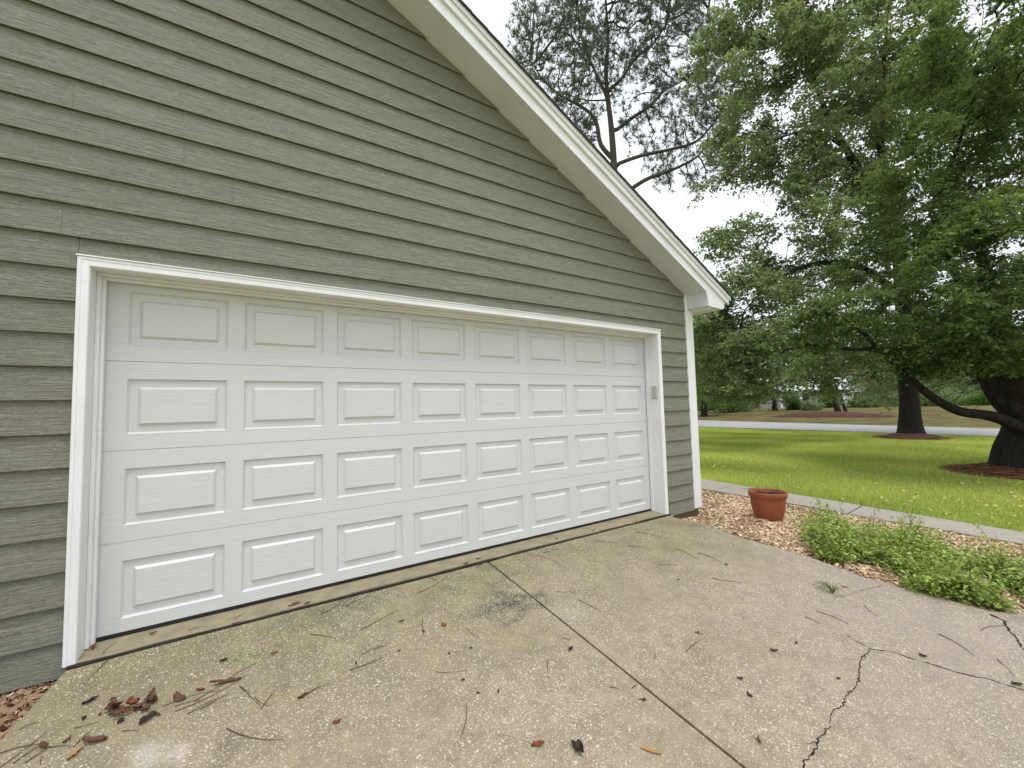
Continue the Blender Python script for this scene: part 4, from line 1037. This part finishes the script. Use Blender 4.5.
while nst < 1250:
    x, y = random.uniform(bx0, bx1), random.uniform(by0, by1)
    if not inside(x, y, wp): continue
    dens = mnoise.noise(Vector((x*2.2, y*2.2, 7)))
    if random.random() > .5+1.9*dens: continue
    h = (random.uniform(.05, .15) if random.random() < .82 else random.uniform(.15, .32))*(1+.8*dens); a = random.uniform(0, 6.3); ln = random.uniform(.15, .9)
    z = max(G(x, y)-.01, drive_z(y)-.02 if x < 5.0 else -9); pts_ = [(x, y, z)]
    for k in range(1, 6):
        t = k/5; pts_.append((x+math.cos(a)*ln*h*t, y+math.sin(a)*ln*h*t, z+h*(t-.25*t*t*ln)+.01))
    sm_.tube(pts_, .0015, 3, False); nst += 1
    for k in range(30):
        t = random.uniform(.1, 1); i = min(4, int(t*5)); q = Vector(pts_[i]).lerp(Vector(pts_[i+1]), t*5-i) if i < 5 else Vector(pts_[-1])
        LP.append((q.x+random.gauss(0, .022), q.y+random.gauss(0, .022), q.z+random.gauss(0, .012)))
LP = np.array(LP); tn = rng.random(len(LP))*0.93; tn[rng.random(len(LP)) < .02] = 1
wd = link('weeds', leaf_mesh('weeds', LP, .034, .05, tn, .5), WL); tag(wd, 'tangled low green weeds spilling over the right driveway edge', 'weeds', kind='stuff')
sto = link('weed_stems', sm_.mesh('weed_stems', False, False), WS); tag(sto, 'thin green stems inside the tangled weed patch by the driveway', 'weeds', kind='stuff')
def plant(name, label, base, stems, leafsz, nl, mat, spread=.015, group=None, cat='plant', aspect=.5):
    t = empty(name, tuple(base)); tag(t, label, cat, group); m = MB(); Q = []
    for pl in stems:
        pl = smooth_line(pl, 4); m.tube(pl, [.003-.002*i/len(pl) for i in range(len(pl))], 5, False)
        for k in range(nl):
            i = random.randrange(len(pl)//3, len(pl)); Q.append(pl[i]+np.array([random.gauss(0, spread) for _ in range(3)]))
    link('stem', m.mesh('stem', True, False), WS, t); link('foliage', leaf_mesh('foliage', np.array(Q), leafsz, 0, rng.random(len(Q))*.92, aspect), mat, t); return t
b = on_ground(911, 545); z3 = np.array([0, 0, 1.0])
sx = RR @ np.array([1, 0, 0])
plant('seedling', 'tall thin leafy seedling standing up out of the weeds', b, [[b*0, z3*.12+sx*.0, z3*.26+sx*.02, z3*.40+sx*.06, z3*.50+sx*.10], [z3*.26+sx*.02, z3*.36-sx*.03, z3*.42-sx*.05], [z3*.2, z3*.3+sx*.08, z3*.34+sx*.12]], .035, 16, WL, .02)
b = on_ground(874, 540)
plant('seedling', 'bushy upright weed at the back left of the weed patch', b, [[b*0, z3*.12, z3*.24+sx*.02, z3*.34+sx*.03], [b*0, z3*.1+sx*.05, z3*.22+sx*.1], [b*0, z3*.1-sx*.05, z3*.22-sx*.08]], .035, 30, WL, .025)
b = on_ground(990, 545)
plant('seedling', 'thin sprig leaning over the walkway right of the tall seedling', b, [[b*0, z3*.12-sx*.05, z3*.2-sx*.14, z3*.24-sx*.24]], .03, 16, WL, .018)
b = on_drive(833, 593); st_ = []
for k in range(16):
    a = random.uniform(0, 6.3); r = random.uniform(.05, .16); st_.append([np.zeros(3), np.array([math.cos(a)*r*.4, math.sin(a)*r*.4, .05]), np.array([math.cos(a)*r, math.sin(a)*r, random.uniform(.005, .05)])])
plant('grass_tuft', 'sparse grass tuft sprouting from the driveway crack', b, st_, .014, 3, WL, .008)
b = on_ground(720, 527)
plant('weed', 'small green and red weed at the edge of the wood chips', b, [[np.zeros(3), z3*.06, z3*.12+sx*.01], [np.zeros(3), z3*.04-sx*.04, z3*.05-sx*.08], [np.zeros(3), z3*.03+sx*.03, z3*.05+sx*.05]], .03, 9, WL, .012)
for (u, v, lab) in ((977, 600, 'bright yellow leaf clump low in the weeds at the driveway edge'), (819, 556, 'yellow leaf at the left end of the weed patch')):
    p = on_drive(u, v); t = link('yellow_leaf', flat_leaf('yellow_leaf', .07, .06, .3, u), M['yellow']); t.location = p+np.array([0, 0, .03]); t.rotation_euler = (.3, .4, u); tag(t, lab, 'leaf')
# ================================================================== POT
pb = on_ground(769, 520); print('pot', pb)
dpt = float((pb-CAM) @ RR @ np.array([0, 0, -1.0])); rt = 17.3*dpt/F; hh = 28.5*dpt/F
print('pot r', rt, 'h', hh)
pot = empty('flower_pot', tuple(pb)); tag(pot, 'terracotta coloured flower pot with dry twigs on the wood chip bed', 'flower pot')
m = MB(); r0 = rt*.66
m.lathe([(0, 0), (r0*.88, 0), (r0*.96, .012), (rt*.73, hh*.14), (rt*.82, hh*.34), (rt*.875, hh*.56), (rt*.90, hh*.80)], 48); link('pot_body', m.mesh('pot_body', True), M['pot'], pot)
m = MB(); m.lathe([(rt*.89, hh*.80), (rt*.93, hh*.805), (rt*.97, hh*.82), (rt, hh*.975), (rt*.99, hh), (rt*.95, hh), (rt*.92, hh*.97), (rt*.88, hh*.82)], 48); link('pot_rim', m.mesh('pot_rim', True), M['pot'], pot)
m = MB(); m.lathe([(rt*.90, hh*.87), (rt*.5, hh*.90), (0.001, hh*.91)], 30); link('soil', m.mesh('soil', True), M['soil'], pot)
m = MB()
for k in range(16):
    a = random.uniform(0, 6.3); r1 = random.uniform(.0, .6)*rt; r2 = random.uniform(.4, 1.25)*rt
    m.tube([(math.cos(a)*r1, math.sin(a)*r1, hh*.9), (math.cos(a+.4)*(r1+r2)/2, math.sin(a+.4)*(r1+r2)/2, hh*(.98+random.uniform(0, .15))), (math.cos(a+.5)*r2, math.sin(a+.5)*r2, hh*(.93+random.uniform(0, .2)))], [.003, .0022, .0012], 4)
link('dry_twigs', m.mesh('dry_twigs', True, False), M['needle'], pot)
# ================================================================== DEBRIS
def twig(a, b, w=.0022, zf=on_drive, lift=.003, label='thin brown pine straw strand lying on the concrete driveway', bend=None):
    A, B = zf(*a), zf(*b); d = B-A; L = float(np.linalg.norm(d)); n = 6; nr = np.array([-d[1], d[0], 0])/(L+1e-9); bd = random.uniform(-.09, .09)*L if bend is None else bend*L
    c = (A+B)/2; m = MB(); pts_ = []
    for i in range(n+1):
        t = i/n; q = A+d*t+nr*bd*math.sin(math.pi*t)-c; pts_.append((q[0], q[1], q[2]+lift+.004*math.sin(math.pi*t)*random.random()))
    m.tube(pts_, [w*(1-.5*i/n) for i in range(n+1)], 5); o = link('pine_straw_strand', m.mesh('pine_straw_strand', True, False), M['needle']); o.location = c
    return tag(o, label, 'pine straw', 'pine straw strands on the driveway')
T4 = [((55,360),(130,310)),((158,403),(258,350)),((28,412),(98,424)),((162,468),(240,436)),((133,508),(220,475)),((362,513),(448,508)),((432,680),(443,598)),((313,303),(398,252)),
      ((630,200),(720,245)),((683,298),(730,300)),((787,162),(850,168)),((740,320),(800,350)),((660,480),(662,525)),((700,422),(720,428)),((825,553),(853,560)),((328,372),(332,420)),((95,330),(150,300)),((120,340),(180,312)),((470,235),(540,205)),((345,262),(368,270)),((200,452),(232,440)),((445,395),(480,425))]
T5 = [((138,220),(195,248)),((195,232),(262,262)),((92,260),(148,263)),((230,295),(305,307)),((163,480),(200,448)),((88,485),(85,500)),((795,435),(882,488)),((608,362),(645,392)),((490,378),(570,410)),((940,498),(985,540)),((40,180),(120,198)),((30,570),(42,560)),((48,598),(68,600)),((900,425),(960,415)),((462,392),(500,410)),((20,215),(80,222)),((185,430),(208,436))]
T2 = [((345,318),(265,400)),((60,545),(125,520)),((0,620),(150,590)),((0,665),(150,550)),((155,602),(235,600)),((235,600),(290,545)),((560,487),(790,370)),((600,495),(700,440)),((690,405),(820,330)),((765,405),(835,470)),((835,480),(880,420)),((725,540),(905,578)),((985,430),(1024,405)),((520,470),(700,420)),((620,455),(770,375)),((390,550),(440,548)),((240,540),(320,518)),((130,655),(140,625)),((640,480),(735,425)),((560,470),(640,450)),((40,655),(120,600)),((80,650),(150,605)),((60,640),(140,590)),((765,405),(800,430)),((815,440),(860,470))]
for T, zf, w in ((T4, z4, .0017), (T5, z5, .0019), (T2, z2, .0016)):
    for a, b in T:
        (ua, va), (ub, vb) = zf(*a), zf(*b); um, vm = (ua+ub)/2, (va+vb)/2; ln_ = math.hypot(ub-ua, vb-va)
        slab_ = 'right' if um > 490+(vm-562)*1.24 else 'left'
        size_ = 'long' if ln_ > 38 else ('short' if ln_ < 16 else 'medium')
        near_ = 'by the brown leaf drift' if um < 280 and vm > 670 else ('close to the garage floor' if vm < 668-0.2553*(um-65)+32 else ('beside the slab joint' if abs(um-490-(vm-562)*1.24) < 55 else 'out on the open concrete'))
        lean_ = 'crosswise' if abs(vb-va) < .35*abs(ub-ua) else ('slanting upward' if (vb-va)*(ub-ua) < 0 else 'slanting downward')
        twig(zf(*a), zf(*b), w*random.uniform(.8, 1.4), label='%s strand %s on the %s slab, %s' % (size_, lean_, slab_, near_))
flo = lambda u, v: on_ground(u, v, lambda x, y: 0.0)
for a, b in (((750,190),(790,165)),((600,225),(665,213)),((330,300),(375,262))): twig(z2(*a), z2(*b), .0015, flo, .002, 'thin straw strand lying on the garage floor strip')
twig(z4(650,195), z4(690,185), .002, on_drive)
def dleaf(u, v, L, mat, label, zf=on_drive, curl=.6, stem=0, yaw=None, asp=.55, lobed=False, group=None, lift=0.002):
    p = zf(u, v); o = link('dead_leaf', flat_leaf('dead_leaf', L, L*asp, curl, int(u*7+v), stem, lobed), mat); o.location = (p[0], p[1], p[2]+lift)
    o.rotation_euler = (random.gauss(0, .12), random.gauss(0, .12), random.uniform(0, 6.3) if yaw is None else yaw); return tag(o, label, 'leaf', group)
def D4(a, b, *k, **w): return dleaf(*z4(a, b), *k, **w)
def D5(a, b, *k, **w): return dleaf(*z5(a, b), *k, **w)
def D2(a, b, *k, **w): return dleaf(*z2(a, b), *k, **w)
D4(383, 388, .045, M['redleaf'], 'small bright rust red leaf in the middle of the left slab', curl=.4)
D4(8, 580, .05, M['brownleaf'], 'brown leaf with a long stem lying on the left slab', stem=.09, yaw=3.5)
D4(98, 648, .035, M['redleaf'], 'small reddish leaf near the bottom of the left slab')
D4(635, 710, .055, M['redleaf'], 'rusty leaf left of the black curled leaf at the bottom', yaw=2.6)
D4(745, 725, .07, M['darkleaf'], 'black curled leaf standing on edge near the bottom', curl=1.1, yaw=1.6)
D4(722, 455, .045, M['darkleaf'], 'dark curled leaf left of the driveway joint', curl=.9)
D4(270, 378, .04, M['darkleaf'], 'dark sliver of leaf left of the rust red leaf', asp=.3)
D5(385, 478, .04, M['brownleaf'], 'brown leaf in the middle of the right slab', curl=.8)
D5(300, 547, .03, M['darkleaf'], 'tiny dark leaf above a second one on the right slab')
D5(322, 588, .032, M['darkleaf'], 'tiny dark leaf below another on the right slab')
D5(345, 700, .04, M['brownleaf'], 'flat brown leaf near the bottom of the right slab', asp=.35)
D5(265, 262, .04, M['brownleaf'], 'small brown leaf near the top of the right slab')
D5(755, 490, .04, M['darkleaf'], 'dark leaf just above the long driveway crack')
D5(990, 562, .045, M['darkleaf'], 'dark leaf resting on the right end of the long crack')
D5(545, 547, .025, M['darkleaf'], 'tiny dark speck of leaf left of the branching crack')
D5(560, 318, .04, M['brownleaf'], 'brown leaf bit near the weeds at the top of the right slab', asp=.35)
D5(78, 727, .085, M['tanleaf'], 'long orange tan leaf at the bottom left of the joint', asp=.22, yaw=-.9, curl=.2)
for a, b in ((398,465),(435,535),(455,450),(475,570),(265,457),(330,405),(530,565),(150,490)): D4(a, b, .02, M['darkleaf'], 'tiny dark leaf crumb lying on the left slab', group='leaf crumbs on the left slab')
for a, b in ((440,458),(145,300),(195,432),(60,600)): D5(a, b, .022, M['darkleaf'], 'tiny dark leaf crumb lying on the right slab', group='leaf crumbs on the right slab')
# the drift of brown leaves at lower left
for i in range(22):
    a, b = 355+random.random()*145, 440+random.random()*60+ (0)
    b = 500-(a-355)*.28+random.gauss(0, 14)-5
    D2(a, b, random.uniform(.03, .06), random.choice((M['redleaf'], M['brownleaf'], M['brownleaf'], M['brownleaf'], M['tanleaf'] if i % 7 == 0 else M['brownleaf'])), 'crumpled brown leaf in the drift on the lower left driveway', curl=random.uniform(.5, 1.1), lobed=True, asp=random.uniform(.35,.8), group='leaves in the lower left drift', lift=random.uniform(.002, .016))
for (a, b, L, mt, lab, ap_) in ((290,455,.055,'darkleaf','dark leaf above left of the leaf drift',.5),(268,510,.035,'darkleaf','small dark leaf left of the leaf drift',.5),(320,497,.035,'brownleaf','small upright brown leaf left of the leaf drift',.3),(385,520,.035,'darkleaf','small dark leaf just below the leaf drift',.6),
                        (470,515,.075,'darkleaf','dark oblong leaf below the leaf drift',.5),(575,445,.07,'brownleaf','wrinkled brown leaf right of the leaf drift',.5),(640,420,.035,'redleaf','small rust leaf beside the straw bundle',.6),(715,325,.04,'darkleaf','small dark leaf above the straw bundle',.6),
                        (720,395,.13,'brownleaf','long brown leaf lying in the straw bundle',.2),(300,585,.085,'brownleaf','large smooth brown leaf at the lower left edge',.45),(215,580,.04,'brownleaf','small brown leaf beside the large smooth one',.4),(240,625,.06,'tanleaf','pale tan leaf under the large smooth brown one',.35),
                        (140,600,.06,'brownleaf','torn brown leaf on the straw at the lower left corner',.4),(500,497,.06,'brownleaf','narrow brown leaf at the right end of the leaf drift',.25),(878,300,.035,'redleaf','tiny red leaf near the green moss patch',.5)):
    D2(a, b, L, M[mt], lab, asp=ap_, curl=.7)
dleaf(*z2(490, 237), .035, M['brownleaf'], 'brown leaf on the garage floor strip near the left jamb', zf=flo)
dleaf(*z2(298, 282), .045, M['redleaf'], 'rust brown leaf at the foot of the left door jamb', zf=flo)
for i in range(9):
    x = random.choice((random.uniform(.6, 1.5), random.uniform(1.2, 4.6))); p = (x, -random.uniform(.13, .24), 0.0)
    o = link('dead_leaf', flat_leaf('dead_leaf', random.uniform(.03, .06), .018, .5, i), M['brownleaf']); o.location = (p[0], p[1], .001); o.rotation_euler.z = random.uniform(-.5, .5)
    tag(o, 'small brown leaf caught along the garage floor joint', 'leaf', 'leaves along the floor joint')
print('done', len(bpy.data.objects))
